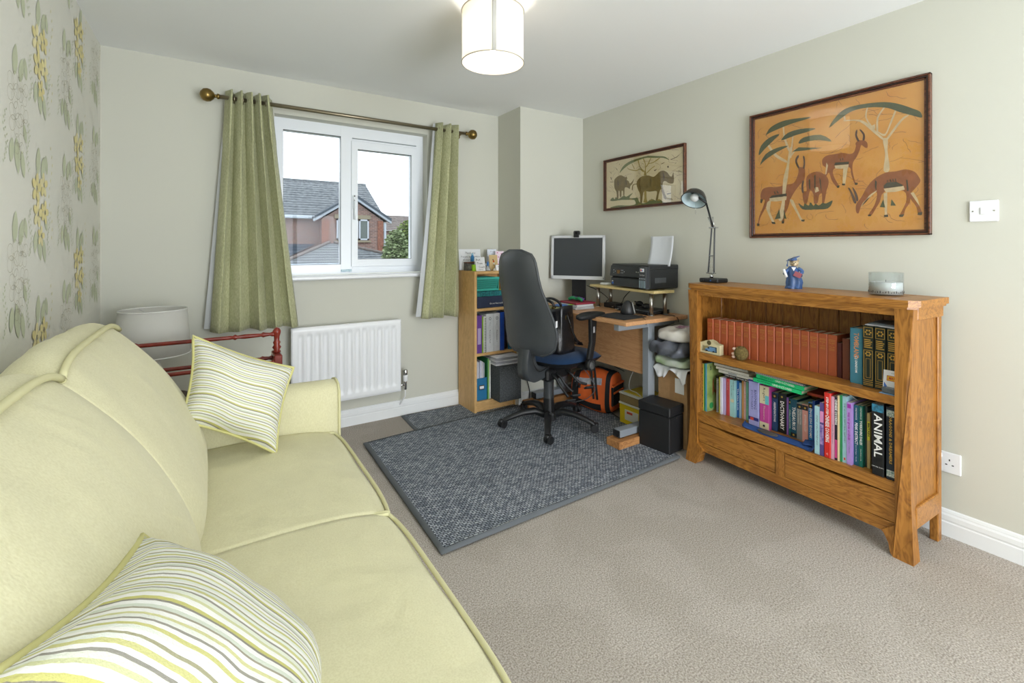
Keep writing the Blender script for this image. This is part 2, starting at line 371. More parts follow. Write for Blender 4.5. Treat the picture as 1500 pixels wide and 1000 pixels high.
# ---------------------------------------------------------------- outside
M_brick = bpy.data.materials.new('brickwork'); N, L = nt(M_brick); b = N['Principled BSDF']; b.inputs['Roughness'].default_value = .9
tc = N.new('ShaderNodeTexCoord'); mp = N.new('ShaderNodeMapping'); mp.inputs['Rotation'].default_value = (math.radians(90), 0, 0); br = N.new('ShaderNodeTexBrick')
br.inputs['Color1'].default_value = lin('8a6c62'); br.inputs['Color2'].default_value = lin('6c5752'); br.inputs['Mortar'].default_value = lin('968c86')
br.inputs['Scale'].default_value = 1; br.inputs['Brick Width'].default_value = .225; br.inputs['Row Height'].default_value = .075; br.inputs['Mortar Size'].default_value = .008
L.new(tc.outputs['Object'], mp.inputs[0]); L.new(mp.outputs[0], br.inputs['Vector']); L.new(br.outputs[0], b.inputs['Base Color'])
M_quoin = mat('orange_brick', '83594a', .9, var=.25, vs=12)
M_tile = mat('roof_tile_grey', '52575c', .8, c2='777d80', vs=6); M_tile2 = mat('roof_tile_brown', '6a625e', .85, var=.2, vs=5)
M_fascia = mat('white_fascia', 'a9b4be', .5); M_lead = mat('slate_verge', '3b4650', .6); M_stone = mat('cast_stone', '8a8370', .9)
struct(MB().box(-60, 4.2, -2.9, 60, 90, -2.8).build('ground_outside', mat('lawn_green', '3f4a30', 1, var=.3, vs=1.5)))
def roof(x0, x1, ya, za, yb, zb, n, m, par, x0b=None, x1b=None):
    """sloping courses of interlocking tiles, each course lapping the one below"""
    b = MB(); x0b = x0 if x0b is None else x0b; x1b = x1 if x1b is None else x1b
    for i in range(n):
        t0, t1 = i/n, (i+1)/n; xa0, xa1 = x0+(x0b-x0)*t0, x1+(x1b-x1)*t0; xb0, xb1 = x0+(x0b-x0)*t1, x1+(x1b-x1)*t1
        y0, z0, y1, z1 = ya+(yb-ya)*t0, za+(zb-za)*t0, ya+(yb-ya)*t1, za+(zb-za)*t1
        vs = [(xa0, y0, z0), (xa1, y0, z0), (xb1, y1, z1), (xb0, y1, z1), (xa0, y0, z0+.05), (xa1, y0, z0+.05), (xb1, y1, z1+.015), (xb0, y1, z1+.015)]
        b.add(vs, [(0, 1, 2, 3), (4, 5, 6, 7), (0, 1, 5, 4), (2, 3, 7, 6), (0, 3, 7, 4), (1, 2, 6, 5)])
    o = b.build('roof_tiles', m, par, fix=False, kind='stuff'); return o
hs = thing('house', 'red brick neighbouring house with grey tiled roof and front gable, seen through the window', 'house', (0, 0, 0))
MB().box(-6, 24.2, -2.8, 7.35, 31, 2.75).build('wall', M_brick, hs)
MB().prism([(4.42, -2.8), (7.34, -2.8), (7.34, 2.62), (5.88, 3.60), (4.42, 2.62)], 23.5, 26, 'Y').build('gable_wall', M_brick, hs)
roof(-6.2, 7.6, 23.95, 2.78, 27.6, 4.9, 15, M_tile, hs)
MB().prism([(24, 2.78), (31, 2.78), (27.6, 4.85)], 7.2, 7.45, 'X').build('end_wall', M_brick, hs)
MB().box(-6.2, 27.5, 4.88, 7.6, 27.7, 4.98).build('ridge', M_tile, hs)
MB().box(-6.2, 23.82, 2.62, 4.2, 23.98, 2.78, .03).build('gutter', M_fascia, hs)
for s_ in (-1, 1):
    A = Vector((5.88, 0, 3.78)); B_ = Vector((5.88+s_*1.86, 0, 2.60))
    for (nm, mm, off, th, y0) in (('bargeboard', M_fascia, 0, .13, 23.30), ('verge', M_lead, .13, .11, 23.24)):
        p = [(A.x, A.z-.13+off), (B_.x, B_.z-.13+off), (B_.x, B_.z-.13+off+th), (A.x, A.z-.13+off+th)]
        MB().prism(p, y0, 23.5 if nm == 'bargeboard' else 27, 'Y').build(nm, mm, hs)
MB().box(4.40, 23.46, -2.8, 4.75, 23.5, 2.60).box(7.08, 23.46, -2.8, 7.36, 23.5, 2.60).build('quoins', M_quoin, hs)
MB().box(7.40, 23.40, -2.8, 7.5, 23.5, 2.5, .01).build('drainpipe', M_fascia, hs)
MB().box(4.98, 23.44, 2.66, 6.72, 23.5, 2.86).build('lintel', M_stone, hs); MB().box(4.98, 23.4, 1.50, 6.72, 23.5, 1.60).build('window_ledge', M_stone, hs)
M_pane = mat('far_pane', '55605c', .1)
M_pvcout = mat('outdoor_white', 'b4bcc4', .4)
for (x0, x1) in ((5.08, 5.56), (5.62, 6.10), (6.14, 6.62)):
    f = MB(); t = .07; z0, z1 = 1.62, 2.64
    f.box(x0, 23.42, z0, x1, 23.5, z0+t); f.box(x0, 23.42, z1-t, x1, 23.5, z1); f.box(x0, 23.42, z0, x0+t, 23.5, z1); f.box(x1-t, 23.42, z0, x1, 23.5, z1)
    f = f.build('window', M_pvcout, hs, fix=False); MB().box(x0+t, 23.45, z0+t, x1-t, 23.47, z1-t).build('pane', M_pane, f)
gr = thing('garage', 'low hipped garage roof with white gutter below the neighbouring house', 'garage', (0, 0, 0))
MB().box(2.5, 20.2, -2.8, 7.6, 23.3, .5).build('wall', M_brick, gr)
roof(2.3, 7.8, 20, .60, 22.2, 1.42, 8, M_tile, gr, 4.45, 4.75)
for (x0, x1) in ((2.3, 4.5), (7.8, 4.7)): MB().tube([(x0, 19.98, .66), (x1, 22.2, 1.5)], .07, 6).build('hip_ridge', M_tile2, gr)
MB().box(2.2, 19.9, .48, 7.9, 20.02, .6, .02).build('gutter', M_fascia, gr)
ln = thing('outbuilding', 'dark slate lean-to roof left of the garage roof', 'outbuilding', (0, 0, 0))
MB().box(-4, 21.9, -2.8, 1.9, 23.9, .5).build('wall', M_brick, ln); roof(-4, 2.1, 21.8, .5, 23.9, 1.40, 6, mat('slate_dark', '2c3a48', .6), ln, -4, 4.2)
fh = thing('house', 'distant house with brown tiled roof above the green shrub', 'house', (0, 0, 0))
MB().box(8.5, 36, -2.8, 22, 42, 2.6).build('wall', M_brick, fh); roof(8.3, 22.2, 35.7, 2.6, 39, 4.0, 9, M_tile2, fh)
def shrub(x, y, z0, rx, rz, c, c2, label, seed):
    t_ = thing('shrub', label, 'shrub', (x, y, -2.8)); rnd = random.Random(seed); b = MB()
    for i in range(2600):
        a, u = rnd.uniform(0, 2*math.pi), rnd.uniform(-1, 1); r_ = rnd.uniform(.75, 1.08); q = math.sqrt(1-u*u)
        p = Vector((rx*r_*q*math.cos(a), rx*r_*q*math.sin(a), z0+2.8+rz*r_*u)); s_ = rnd.uniform(.05, .11)
        M = T3(p) @ RZ(rnd.uniform(0, 360)) @ RX(rnd.uniform(0, 180))
        b.add([(-s_, 0, 0), (0, -s_*.5, 0), (s_, 0, 0), (0, s_*.5, 0)], [(0, 1, 2, 3)], False, rnd.random() < .4, M)
    b.build('foliage', [mat('leaf_'+c, c, .8), mat('leaf_'+c2, c2, .8)], t_, fix=False, kind='stuff')
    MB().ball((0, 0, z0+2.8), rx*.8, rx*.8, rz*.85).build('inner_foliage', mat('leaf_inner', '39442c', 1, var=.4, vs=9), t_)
    MB().tube([(0, 0, 0), (0, 0, z0+2.8)], .12, 8).build('trunk', mat('bark', '4a3b2c', .9), t_)
shrub(6.02, 17.6, .75, .48, 1.15, '8a9a72', '5f7048', 'pale silvery green shrub right of the garage', 1)
shrub(6.95, 18.9, 1.0, .62, 1.3, '5c6f3c', '7a8a4c', 'taller dark green shrub at the right edge of the window view', 2)
ART_BIG = {
  'brown':[[(56,248),(69,278),(106,286),(146,280),(195,289),(229,290),(247,308),(260,346),(261,373),(289,366),(293,341),(289,303),(271,285),(243,249),(219,207),(207,163),(190,124),(186,81),(176,83),(178,135),(186,185),(181,216),(116,216),(95,192),(80,162),(53,112),(46,72),(39,76),(48,123),(69,173),(80,214),(59,221)],[(302,320),(334,338),(368,331),(398,303),(404,270),(394,234),(387,188),(381,171),(374,175),(373,222),(360,214),(355,181),(347,172),(335,178),(332,226),(316,242),(303,180),(289,177),(280,221),(284,243),(300,243),(298,282)],[(375,396),(394,413),(427,415),(464,416),(499,404),(516,413),(523,439),(521,452),(534,463),(560,458),(571,439),(569,421),(557,428),(545,439),(538,414),(526,385),(511,360),(509,320),(521,261),(529,252),(519,252),(503,303),(495,340),(435,344),(423,323),(435,285),(452,251),(442,247),(419,282),(406,325),(394,310),(387,317),(392,351),(377,367)],[(524,153),(545,187),(568,233),(597,269),(640,293),(681,294),(715,298),(747,283),(763,256),(767,235),(747,205),(734,186),(731,149),(715,118),(707,87),(693,87),(708,126),(718,159),(708,201),(636,204),(619,159),(604,130),(586,97),(574,101),(597,143),(608,186),(604,207),(575,184),(553,164),(542,139),(534,111),(524,118)],[(731,189),(738,191),(749,160),(763,130),(774,93),(760,90),(753,127),(734,161)]],
  'cream':[[(106,224),(200,224),(197,204),(146,201),(109,205)],[(216,200),(232,201),(247,165),(271,110),(284,88),(273,85),(250,131)],[(95,201),(114,204),(109,150),(134,87),(124,83),(97,140),(89,167)],[(431,357),(493,354),(491,339),(460,337),(435,342)],[(469,337),(490,346),(477,254),(466,255)],[(394,378),(402,363),(394,320),(389,317)],[(634,219),(708,224),(713,207),(681,200),(643,201)],[(634,198),(648,200),(647,93),(639,89)],[(575,190),(606,213),(604,207),(579,183),(554,162),(545,140)],[(733,189),(744,192),(759,159),(765,129),(759,139)],[(338,259),(355,257),(360,237),(342,229)],[(214,481),(222,480),(213,392),(207,333),(195,254),(181,105),(154,106),(174,196),(181,316),(200,394)],[(631,450),(650,446),(649,394),(657,304),(634,303),(640,379)],[(178,608),(186,607),(191,555),(214,481),(207,472),(186,536)],[(229,548),(235,544),(224,430),(216,431)],[(93,524),(102,527),(146,463),(201,418),(195,409),(136,452)],[(243,476),(250,469),(219,430),(214,436)],[(476,570),(476,575),(538,563),(575,534),(608,489),(636,452),(629,449),(597,486),(538,554)],[(472,596),(477,597),(480,576),(473,578)],[(568,614),(573,613),(568,566),(596,508),(588,509),(562,568)],[(586,523),(601,528),(601,506),(590,504)],[(636,601),(641,598),(615,555),(613,491),(606,492),(608,557)],[(678,578),(683,574),(664,518),(640,464),(615,482),(613,491),(639,474),(657,520)],[(721,542),(727,538),(702,518),(650,445),(643,450),(695,524)]],
  'green':[[(85,577),(100,605),(126,625),(195,640),(316,629),(298,621),(243,616),(186,607),(106,588)],[(171,534),(205,568),(271,576),(342,564),(316,555),(243,547)],[(46,473),(59,525),(106,562),(161,572),(136,548),(80,503)],[(261,500),(284,527),(368,525),(419,481),(360,500),(307,503)],[(53,416),(85,473),(151,498),(207,497),(146,473),(85,442)],[(229,462),(261,480),(377,456),(289,458)],[(406,553),(444,609),(499,635),(612,628),(681,605),(741,566),(767,545),(773,518),(741,535),(695,561),(647,593),(575,613),(507,612),(456,585)],[(260,184),(284,162),(291,178),(311,165),(320,182),(334,162),(344,172),(360,162),(377,174),(394,170),(423,183),(402,144),(334,143),(280,148)],[(620,135),(633,170),(640,131)],[(661,138),(664,168),(681,137)],[(136,102),(161,157),(168,106)],[(184,155),(200,102),(186,103)]],
  'dark':[[(121,236),(200,240),(200,226),(106,222)],[(435,372),(495,367),(493,355),(429,359)],[(635,233),(647,246),(681,246),(707,228),(704,223),(635,221)],[(56,222),(72,217),(64,197),(56,201)],[(601,264),(608,255),(606,212),(601,229)],[(718,250),(723,249),(727,199),(721,200)],[(311,300),(318,304),(319,251),(314,252)],[(338,320),(344,323),(344,239),(338,259)],[(361,308),(368,293),(373,226),(367,255)],[(572,101),(586,102),(584,94),(574,94)],[(693,94),(712,95),(705,83),(692,86)],[(636,96),(652,98),(651,86),(636,87)],[(760,100),(775,101),(773,88),(758,89)],[(116,90),(138,87),(141,76),(124,77)],[(274,93),(293,93),(289,82),(276,84)],[(174,93),(188,90),(186,77),(174,77)],[(37,83),(51,82),(51,70),(37,70)],[(647,258),(650,258),(652,245),(649,248)],[(657,260),(661,260),(664,246),(659,248)],[(668,262),(671,261),(673,247),(669,249)],[(677,261),(680,261),(683,247),(679,249)],[(131,256),(136,257),(142,241),(136,244)],[(146,259),(151,259),(158,244),(152,245)],[(456,390),(459,389),(460,377),(456,378)],[(466,390),(469,389),(470,378),(466,378)],[(442,254),(454,255),(452,243),(442,244)],[(464,263),(478,261),(477,252),(465,254)],[(519,261),(532,259),(530,249),(519,250)]],
  'horn':[[(258,370),(245,402),(248,426),(260,439),(263,428),(255,415),(255,400),(266,372)],[(283,367),(287,395),(283,428),(291,425),(294,391),(291,363)],[(278,238),(276,275),(282,299),(289,295),(285,269),(287,237)],[(530,461),(521,488),(523,510),(529,518),(530,506),(529,487),(538,462)],[(551,462),(553,486),(539,513),(545,513),(560,489),(560,462)],[(516,163),(502,209),(491,237),(498,236),(511,208),(526,165)],[(526,171),(519,203),(509,237),(515,234),(528,206),(534,175)]],
}
ART_SMALL = {
  'olive':[[(102,210),(106,240),(140,260),(177,264),(217,243),(229,249),(238,233),(233,222),(252,210),(264,191),(287,203),(304,221),(291,188),(268,170),(264,150),(244,161),(221,167),(211,156),(209,109),(198,107),(195,140),(181,141),(177,100),(164,101),(160,143),(148,145),(146,84),(133,89),(127,141),(106,173)],[(329,184),(344,211),(381,229),(439,228),(482,213),(509,223),(537,241),(570,245),(604,227),(623,203),(642,195),(652,220),(658,193),(658,161),(649,146),(617,152),(590,169),(570,166),(565,134),(584,83),(600,49),(580,48),(557,102),(549,119),(533,88),(523,48),(504,47),(516,106),(454,110),(403,118),(389,91),(381,41),(365,39),(363,99),(340,142)],[(329,182),(331,176),(300,174),(293,140),(283,141),(291,179)]],
  'green':[[(158,283),(197,330),(260,356),(344,366),(425,370),(454,367),(523,353),(584,339),(623,308),(570,333),(482,347),(425,357),(367,354),(276,339),(205,311)],[(60,83),(90,102),(106,85),(123,102),(148,84),(205,106),(229,95),(295,118),(260,83),(337,76),(329,62),(189,75),(90,74)],[(306,70),(337,79),(359,42),(411,32),(468,56),(509,41),(537,50),(577,24),(630,20),(655,10),(523,11),(381,17),(337,15),(148,21),(73,20),(64,27),(148,36),(252,27),(322,34)]],
  'yellow':[[(400,233),(403,266),(416,267),(424,230)],[(403,118),(421,116),(425,60),(432,36),(396,39),(403,67)],[(237,316),(260,300),(329,282),(359,289),(396,264),(392,259),(359,282),(325,275),(256,295)],[(343,349),(350,349),(367,299),(403,266),(396,264),(359,298)],[(282,338),(287,338),(314,293),(306,292)],[(392,352),(400,352),(418,309),(416,264),(409,265),(411,310)],[(459,350),(465,347),(439,305),(419,289),(418,297),(432,309)],[(535,338),(540,334),(489,312),(439,311),(441,315),(482,317)],[(496,289),(498,284),(468,271),(432,247),(425,250),(462,274)],[(260,80),(291,71),(283,66),(264,69)],[(523,51),(547,46),(537,36),(520,40)],[(590,58),(642,45),(652,34),(604,41)],[(537,22),(584,21),(577,13),(544,13)],[(344,32),(381,32),(374,24),(344,25)],[(446,52),(489,51),(482,44),(454,45)]],
  'dark':[[(113,337),(136,315),(140,303),(130,315)],[(604,267),(613,274),(620,259),(607,259)],[(489,259),(520,263),(499,251)],[(547,292),(570,299),(590,301),(564,292)],[(600,81),(636,83),(636,79),(604,75)],[(630,311),(681,322),(718,342),(684,318),(636,308)],[(665,274),(678,285),(678,280)],[(329,236),(338,243),(337,236)],[(64,264),(73,263),(77,244),(71,242)],[(60,229),(94,223),(94,220),(60,225)],[(64,307),(77,290),(71,291)],[(674,222),(699,227),(730,210),(693,224)],[(156,357),(166,346),(158,348)],[(567,232),(572,232),(584,202),(577,171),(572,193)],[(140,233),(146,232),(152,198),(144,175),(140,200)],[(221,223),(229,219),(235,195),(229,178)]],
}
# ---------------------------------------------------------------- curtains and pole
def fabric(name, c, c2, sc=260, bump=.5, big=0, r=.95):
    m = bpy.data.materials.new(name); N, L = nt(m); b = N['Principled BSDF']; b.inputs['Roughness'].default_value = r; b.inputs['Sheen Weight'].default_value = .15
    b.inputs['Specular IOR Level'].default_value = .15
    tc = N.new('ShaderNodeTexCoord'); mp = N.new('ShaderNodeMapping'); mp.inputs['Scale'].default_value = (1, 1, .35); L.new(tc.outputs['Object'], mp.inputs[0])
    n = N.new('ShaderNodeTexNoise'); n.inputs['Scale'].default_value = sc; n.inputs['Detail'].default_value = 3; L.new(mp.outputs[0], n.inputs['Vector'])
    rp = N.new('ShaderNodeValToRGB'); e = rp.color_ramp.elements; e[0].position = .3; e[0].color = lin(c2); e[1].position = .65; e[1].color = lin(c); L.new(n.outputs['Fac'], rp.inputs[0])
    src = rp.outputs[0]
    if big:
        n2 = N.new('ShaderNodeTexNoise'); n2.inputs['Scale'].default_value = 14; n2.inputs['Detail'].default_value = 5; L.new(mp.outputs[0], n2.inputs['Vector'])
        r2 = N.new('ShaderNodeValToRGB'); e = r2.color_ramp.elements; e[0].position = .3; e[0].color = (1-big, 1-big, 1-big*1.2, 1); e[1].position = .7; e[1].color = (1, 1, 1, 1); L.new(n2.outputs['Fac'], r2.inputs[0])
        mx = N.new('ShaderNodeMix'); mx.data_type = 'RGBA'; mx.blend_type = 'MULTIPLY'; mx.inputs[0].default_value = 1; L.new(rp.outputs[0], mx.inputs['A']); L.new(r2.outputs[0], mx.inputs['B']); src = mx.outputs['Result']
    L.new(src, b.inputs['Base Color'])
    bp = N.new('ShaderNodeBump'); bp.inputs['Strength'].default_value = bump; bp.inputs['Distance'].default_value = .002; L.new(n.outputs['Fac'], bp.inputs['Height']); L.new(bp.outputs[0], b.inputs['Normal'])
    if big:
        n3 = N.new('ShaderNodeTexNoise'); n3.inputs['Scale'].default_value = 5; n3.inputs['Detail'].default_value = 2; n3.inputs['Distortion'].default_value = .8; L.new(tc.outputs['Object'], n3.inputs['Vector'])
        b3 = N.new('ShaderNodeBump'); b3.inputs['Strength'].default_value = .35; b3.inputs['Distance'].default_value = .03; L.new(n3.outputs['Fac'], b3.inputs['Height']); L.new(b3.outputs[0], bp.inputs['Normal'])
    MATS[name] = m; return m
M_curt = fabric('sage_chenille', 'c6c7a0', 'a6a881', 200, .6, .12)
M_lining = translucent('curtain_lining', 'dcdfe2', .3)
def curtain(label, xt0, xt1, xb0, xb1, zt, zb, folds, phase, y0, lin_side, amp=.042):
    c = thing('curtain', label, 'curtain', ((xt0+xt1)/2, y0, zt), group='sage curtains at the window'); ox = (xt0+xt1)/2
    def f(dy, ex0=0, ex1=0, zb_=zb):
        def g(u, v):
            zz = zt+(zb_-zt)*v; s = v**1.1
            x0 = xt0+(xb0-xt0)*s-ex0*(.5+.5*v); x1 = xt1+(xb1-xt1)*s+ex1*(.5+.5*v); ph = 2*math.pi*folds*(u+.035*math.sin(7*u+phase)*(1-u))+phase
            w = math.sin(ph+.35*math.sin(2*v+u*3)); w = math.copysign(abs(w)**.75, w)
            a = amp*(1-.15*v)+.012*v*math.sin(u*9+v*3)
            x = x0+(x1-x0)*u+.012*math.sin(2*ph)*(1 if v < .2 else .7)
            return (x-ox, a*w+dy-.01*v, zz-zt+(.006*math.sin(ph*.5+1) if v in (0, 1) else 0))
        return g
    MB().grid(f(0), folds*16, 26).build('drape', M_curt, c, fix=False).modifiers.new('thick', 'SOLIDIFY').thickness = .003
    g0 = f(.007, 0, 0, zb+.012); lb = MB().grid(g0, folds*16, 26)
    def flap(u, v):
        p = g0(0, v); return (p[0]-(.012+.022*v)*u, p[1]+.012*u, p[2])
    lb.grid(flap, 3, 26);lb.build('lining', M_lining, c, fix=False)
    for k in range(folds*2):
        u = (k*math.pi-phase)/(2*math.pi*folds)
        if not .02 < u < .99: continue
        x = xt0+(xt1-xt0)*u-ox
        e = MB(); R = .024
        e.tube([(x+(.004 if k % 2 else -.004), R*math.cos(t)*.9, -.042+R*math.sin(t)) for t in [2*math.pi*i/14 for i in range(14)]], .0045, 6, closed=True)
        e.build('eyelet', M_steel2, c)
    return c
M_steel2 = mat('antique_pewter', '8d8470', .35, .9)
curtain('long sage green curtain at the left side of the window, the wider of the two', .075, .30, -.01, .45, 2.148, .735, 5, .6, 3.19, 'L', .052)
curtain('sage green curtain at the right side of the window, with white lining showing', 1.405, 1.60, 1.275, 1.60, 2.150, .712, 3, 2.6, 3.19, 'L', .052)
cp = thing('curtain_pole', 'antique brass curtain pole with ribbed ball finials above the window', 'curtain pole', (.04, 3.19, 2.106))
MB().cyl((0, 0, 0), .0125, 1.60, 14, axis='X').build('pole', M_steel2, cp)
for (x, s_) in ((-.0, -1), (1.60, 1)):
    f = MB(); f.lathe([(0, 0), (.014, .001), (.016, .012), (.009, .016), (.009, .024), (.02, .030), (.034, .045), (.038, .062), (.034, .08), (.018, .094), (0, .1)], 20, T3((x, 0, 0)) @ RY(90*s_))
    fo = f.build('finial', M_brass, cp)
for x in (.06, 1.575):
    b = MB(); b.tube([(x, 0, 0), (x, .1, -.005)], .008, 8); b.cyl((x, .094, -.005), .026, .012, 16, axis='Y'); b.build('bracket', M_brass, cp)

# ---------------------------------------------------------------- radiator
rd = thing('radiator', 'white ribbed panel radiator on the wall below the window', 'radiator', (.42, 3.2, .205))
Wd, Ht = .715, .512; nr = 13
def rad(u, v):
    x = u*Wd; z = v*Ht; p = (x-.028)/(Wd-.056)*nr; d = 0
    if 0 < p < nr:
        q = abs((p % 1)-.5)*2; k = min(1, max(0, (.72-q)/.3))
        e = min(1, max(0, (z-.045)/.02))*min(1, max(0, (Ht-.04-z)/.02)); d = .010*k*e
    edge = min(x, Wd-x, z, Ht-z)
    y = d+(.008*(1-min(1, edge/.008))**2)
    return (x, y, z)
MB().grid(rad, nr*10, 44).build('panel', M_white, rd, fix=False)
MB().box(.003, .012, .004, Wd-.003, .05, Ht-.002, .006).build('casing', M_white, rd)
MB().box(.01, .05, Ht-.05, .03, .098, Ht-.02).box(Wd-.2, .05, Ht-.05, Wd-.17, .098, Ht-.02).box(.1, .05, .05, .14, .098, .09).build('wall_bracket', M_white, rd, fix=False)
v = MB(); v.cyl((Wd+.04, .03, .0), .011, .10, 14); v.cyl((Wd-.01, .03, .035), .008, .05, 10, axis='X'); v.build('valve_body', M_chrome, rd)
v = MB(); v.lathe([(.015, 0), (.0165, .01), (.0165, .04), (.014, .045)], 16, T3((Wd+.04, .03, .06)), caps=True); v.build('valve_collar', M_white, rd)
v = MB(); v.lathe([(.0145, 0), (.0155, .004), (.0155, .034), (.012, .04)], 16, T3((Wd+.04, .03, .104)), caps=True); v.build('valve_cap', M_chrome, rd)
MB().tube([(Wd+.04, .03, 0), (Wd+.04, .035, -.05), (Wd+.025, .06, -.09), (Wd+.02, .085, -.12), (Wd+.02, .1, -.13)], .004, 8).build('pipe', M_white, rd)

# ---------------------------------------------------------------- pendant
pl = thing('pendant_lamp', 'white drum pendant lamp hanging lit from the ceiling', 'pendant lamp', (1.04, 1.76, 2.04))
M_shade = translucent('cream_shade', 'ece4d6', .36)
n = 48; sh = MB()
sh.grid(lambda u, v: (.135*math.cos(2*math.pi*u), .135*math.sin(2*math.pi*u), .225*v), n, 1, cu=True); sh = sh.build('shade', M_shade, pl, fix=False)
for z in (0, .225): MB().tube([(.136*math.cos(2*math.pi*i/n), .136*math.sin(2*math.pi*i/n), z) for i in range(n)], .0028, 6, closed=True).build('rim', mat('shade_rim', 'b9b4a8', .6), pl)
a0 = math.atan2(-1.76, -1.04)+.04
MB().grid(lambda u, v: (.1355*math.cos(a0+.07*(u-.5)*2), .1355*math.sin(a0+.07*(u-.5)*2), .225*v), 4, 1).build('seam', mat('shade_seam', 'c6c5bf', .8), sh, fix=False).modifiers.new('t', 'SOLIDIFY').thickness = .002
b = MB().tube([(0, 0, .15), (0, 0, .28)], .003, 8); b.build('cord', M_white, pl); MB().lathe([(0, .250), (.03, .252), (.045, .266), (.047, .277), (0, .277)], 20).build('ceiling_rose', M_white, pl)
MB().lathe([(.018, .13), (.018, .18), (.008, .19)], 14, caps=True).build('lamp_holder', M_white, pl)
for k in range(3): 
    a = k*2*math.pi/3; MB().tube([(.02*math.cos(a), .02*math.sin(a), .15), (.134*math.cos(a), .134*math.sin(a), .2)], .0016, 5).build('spider_wire', M_white, pl)
bl = mat('bulb_glow', 'fff1dc', .5, emis=5)
MB().ball((0, 0, .09), .028, n=16, m=10).build('bulb', bl, pl)
bpy.data.objects['pendant_bulb_light'].visible_camera = True

# ---------------------------------------------------------------- framed batik pictures (right wall)
def picture(name_label, cat_label, y_left, z0, Wp, Hp, fw, art, canvas_c, canvas_c2, cols, seed, ncr):
    p = thing('framed_picture', name_label, 'picture', (XR, y_left, z0), -90)       # local x runs right, -y towards the room
    f = MB()
    for (d0, d1, a, b_) in ((0, .026, 0, fw*.35), (0, .021, fw*.35, fw*.65), (0, .016, fw*.65, fw)):
        for (x0, x1, q0, q1) in ((a, Wp-a, a, b_), (a, Wp-a, Hp-b_, Hp-a), (a, b_, a, Hp-a), (Wp-b_, Wp-a, a, Hp-a)):
            f.box(x0, -d1, q0, x1, -.001, q1, .0015, mi=0 if a != fw*.35 else 1)
    f.build('frame', [wood('mahogany_frame', '70422a', '3f2216', 'X', .35), mat('frame_dark', '2e1a14', .35)], p)
    MB().box(fw*.8, -.008, fw*.8, Wp-fw*.8, -.002, Hp-fw*.8).build('canvas', mat('canvas_'+canvas_c, canvas_c, .8, c2=canvas_c2, vs=5), p)
    k = 0
    for key, polys in art.items():
        b = MB()
        for qi, q in enumerate(polys):
            q = [(p_.x, p_.y) for p_ in smoothpts([(x, z, 0) for x, z in q], 3, True)] if len(q) > 5 and key != 'dark' else q
            b.add([(x/1000, -.0083-.0006*k-.00002*(qi % 20), z/1000) for x, z in q], [list(range(len(q)))])
        b.build('painted_'+{'brown': 'antelope', 'cream': 'trunks', 'green': 'foliage', 'dark': 'shading', 'horn': 'horns', 'olive': 'rhinoceros', 'yellow': 'branches'}[key], mat('paint_'+cols[key], cols[key], .8, var=.12, vs=30), p, fix=False); k += 1
    rnd = random.Random(seed); b = MB()                       # wax crackle lines of the batik
    for i in range(ncr):
        x, z = rnd.uniform(fw+.01, Wp-fw-.01), rnd.uniform(fw+.01, Hp-fw-.01); a = rnd.uniform(0, 6.28); pts = [(x, z)]
        for s_ in range(rnd.randint(3, 8)):
            a += rnd.uniform(-.7, .7); x += .014*math.cos(a); z += .010*math.sin(a)
            if fw < x < Wp-fw and fw < z < Hp-fw: pts.append((x, z))
        for j in range(len(pts)-1):
            (xa, za), (xb, zb) = pts[j], pts[j+1]; t_ = .0004*(1+rnd.random()); dx, dz = xb-xa, zb-za; l = math.hypot(dx, dz) or 1
            nx, nz = -dz/l*t_, dx/l*t_
            b.add([(xa-nx, -.0082, za-nz), (xb-nx, -.0082, zb-nz), (xb+nx, -.0082, zb+nz), (xa+nx, -.0082, za+nz)], [(0, 1, 2, 3)])
    b.build('crackle_lines', mat('crackle', '7d4a3e', .8), p, fix=False, kind='stuff')
    MB().box(fw*.9, -.0135, fw*.9, Wp-fw*.9, -.0120, Hp-fw*.9).build('glazing', glass('picture_glass', 'ffffff', 2.4), p)
    return p
picture('large framed batik of four antelope and flat-topped trees on orange ground', '', 1.506, 1.283, .806, .706, .024, ART_BIG, 'cb8c3e', 'd69f50', {'brown': '93562c', 'cream': 'cdb890', 'green': '4f5638', 'dark': '46402c', 'horn': '5a4438'}, 4, 110)
picture('smaller framed batik of two olive rhinoceros under a tree on cream ground', '', 2.700, 1.518, .755, .402, .020, ART_SMALL, 'd8c9a2', 'e0d3b0', {'olive': '7a6532', 'green': '6c7444', 'yellow': 'a08a45', 'dark': '5a4430'}, 9, 60)

# ---------------------------------------------------------------- switch, sockets
sw = thing('light_switch', 'white dimmer light switch plate on the right wall', 'light switch', (XR, .582, 1.333), -90)
MB().box(0, -.008, 0, .086, 0, .086, .003).build('plate', M_white, sw); MB().box(.033, -.011, .028, .053, -.007, .058, .002).build('rocker', M_white, sw)
for x in (.012, .074): MB().cyl((x, -.0095, .043), .003, .002, 10, axis='Y').build('screw', M_chrome, sw)
def socket(label, loc, rz, wdt=.146):
    s_ = thing('wall_socket', label, 'socket', loc, rz)
    MB().box(0, -.009, 0, wdt, 0, .088, .003).build('plate', M_white, s_)
    for x in ((.036, .110) if wdt > .1 else (.043,)):
        b = MB(); b.box(x-.002, -.0095, .052, x+.002, -.008, .060); b.box(x-.014, -.0095, .034, x-.007, -.008, .038); b.box(x+.007, -.0095, .034, x+.014, -.008, .038); b.build('pin_holes', M_black2, s_, fix=False)
        MB().box(x-.022 if x < .09 else x-.034, -.012, .062, x-.014 if x < .09 else x-.024, -.008, .078, .001).build('switch', M_white, s_)
    return s_
socket('white double wall socket low on the right wall beside the bookcase', (XR, .752, .268), -90)
socket('white wall socket under the desk behind the orange bag', (XR, 2.72, .40), -90)

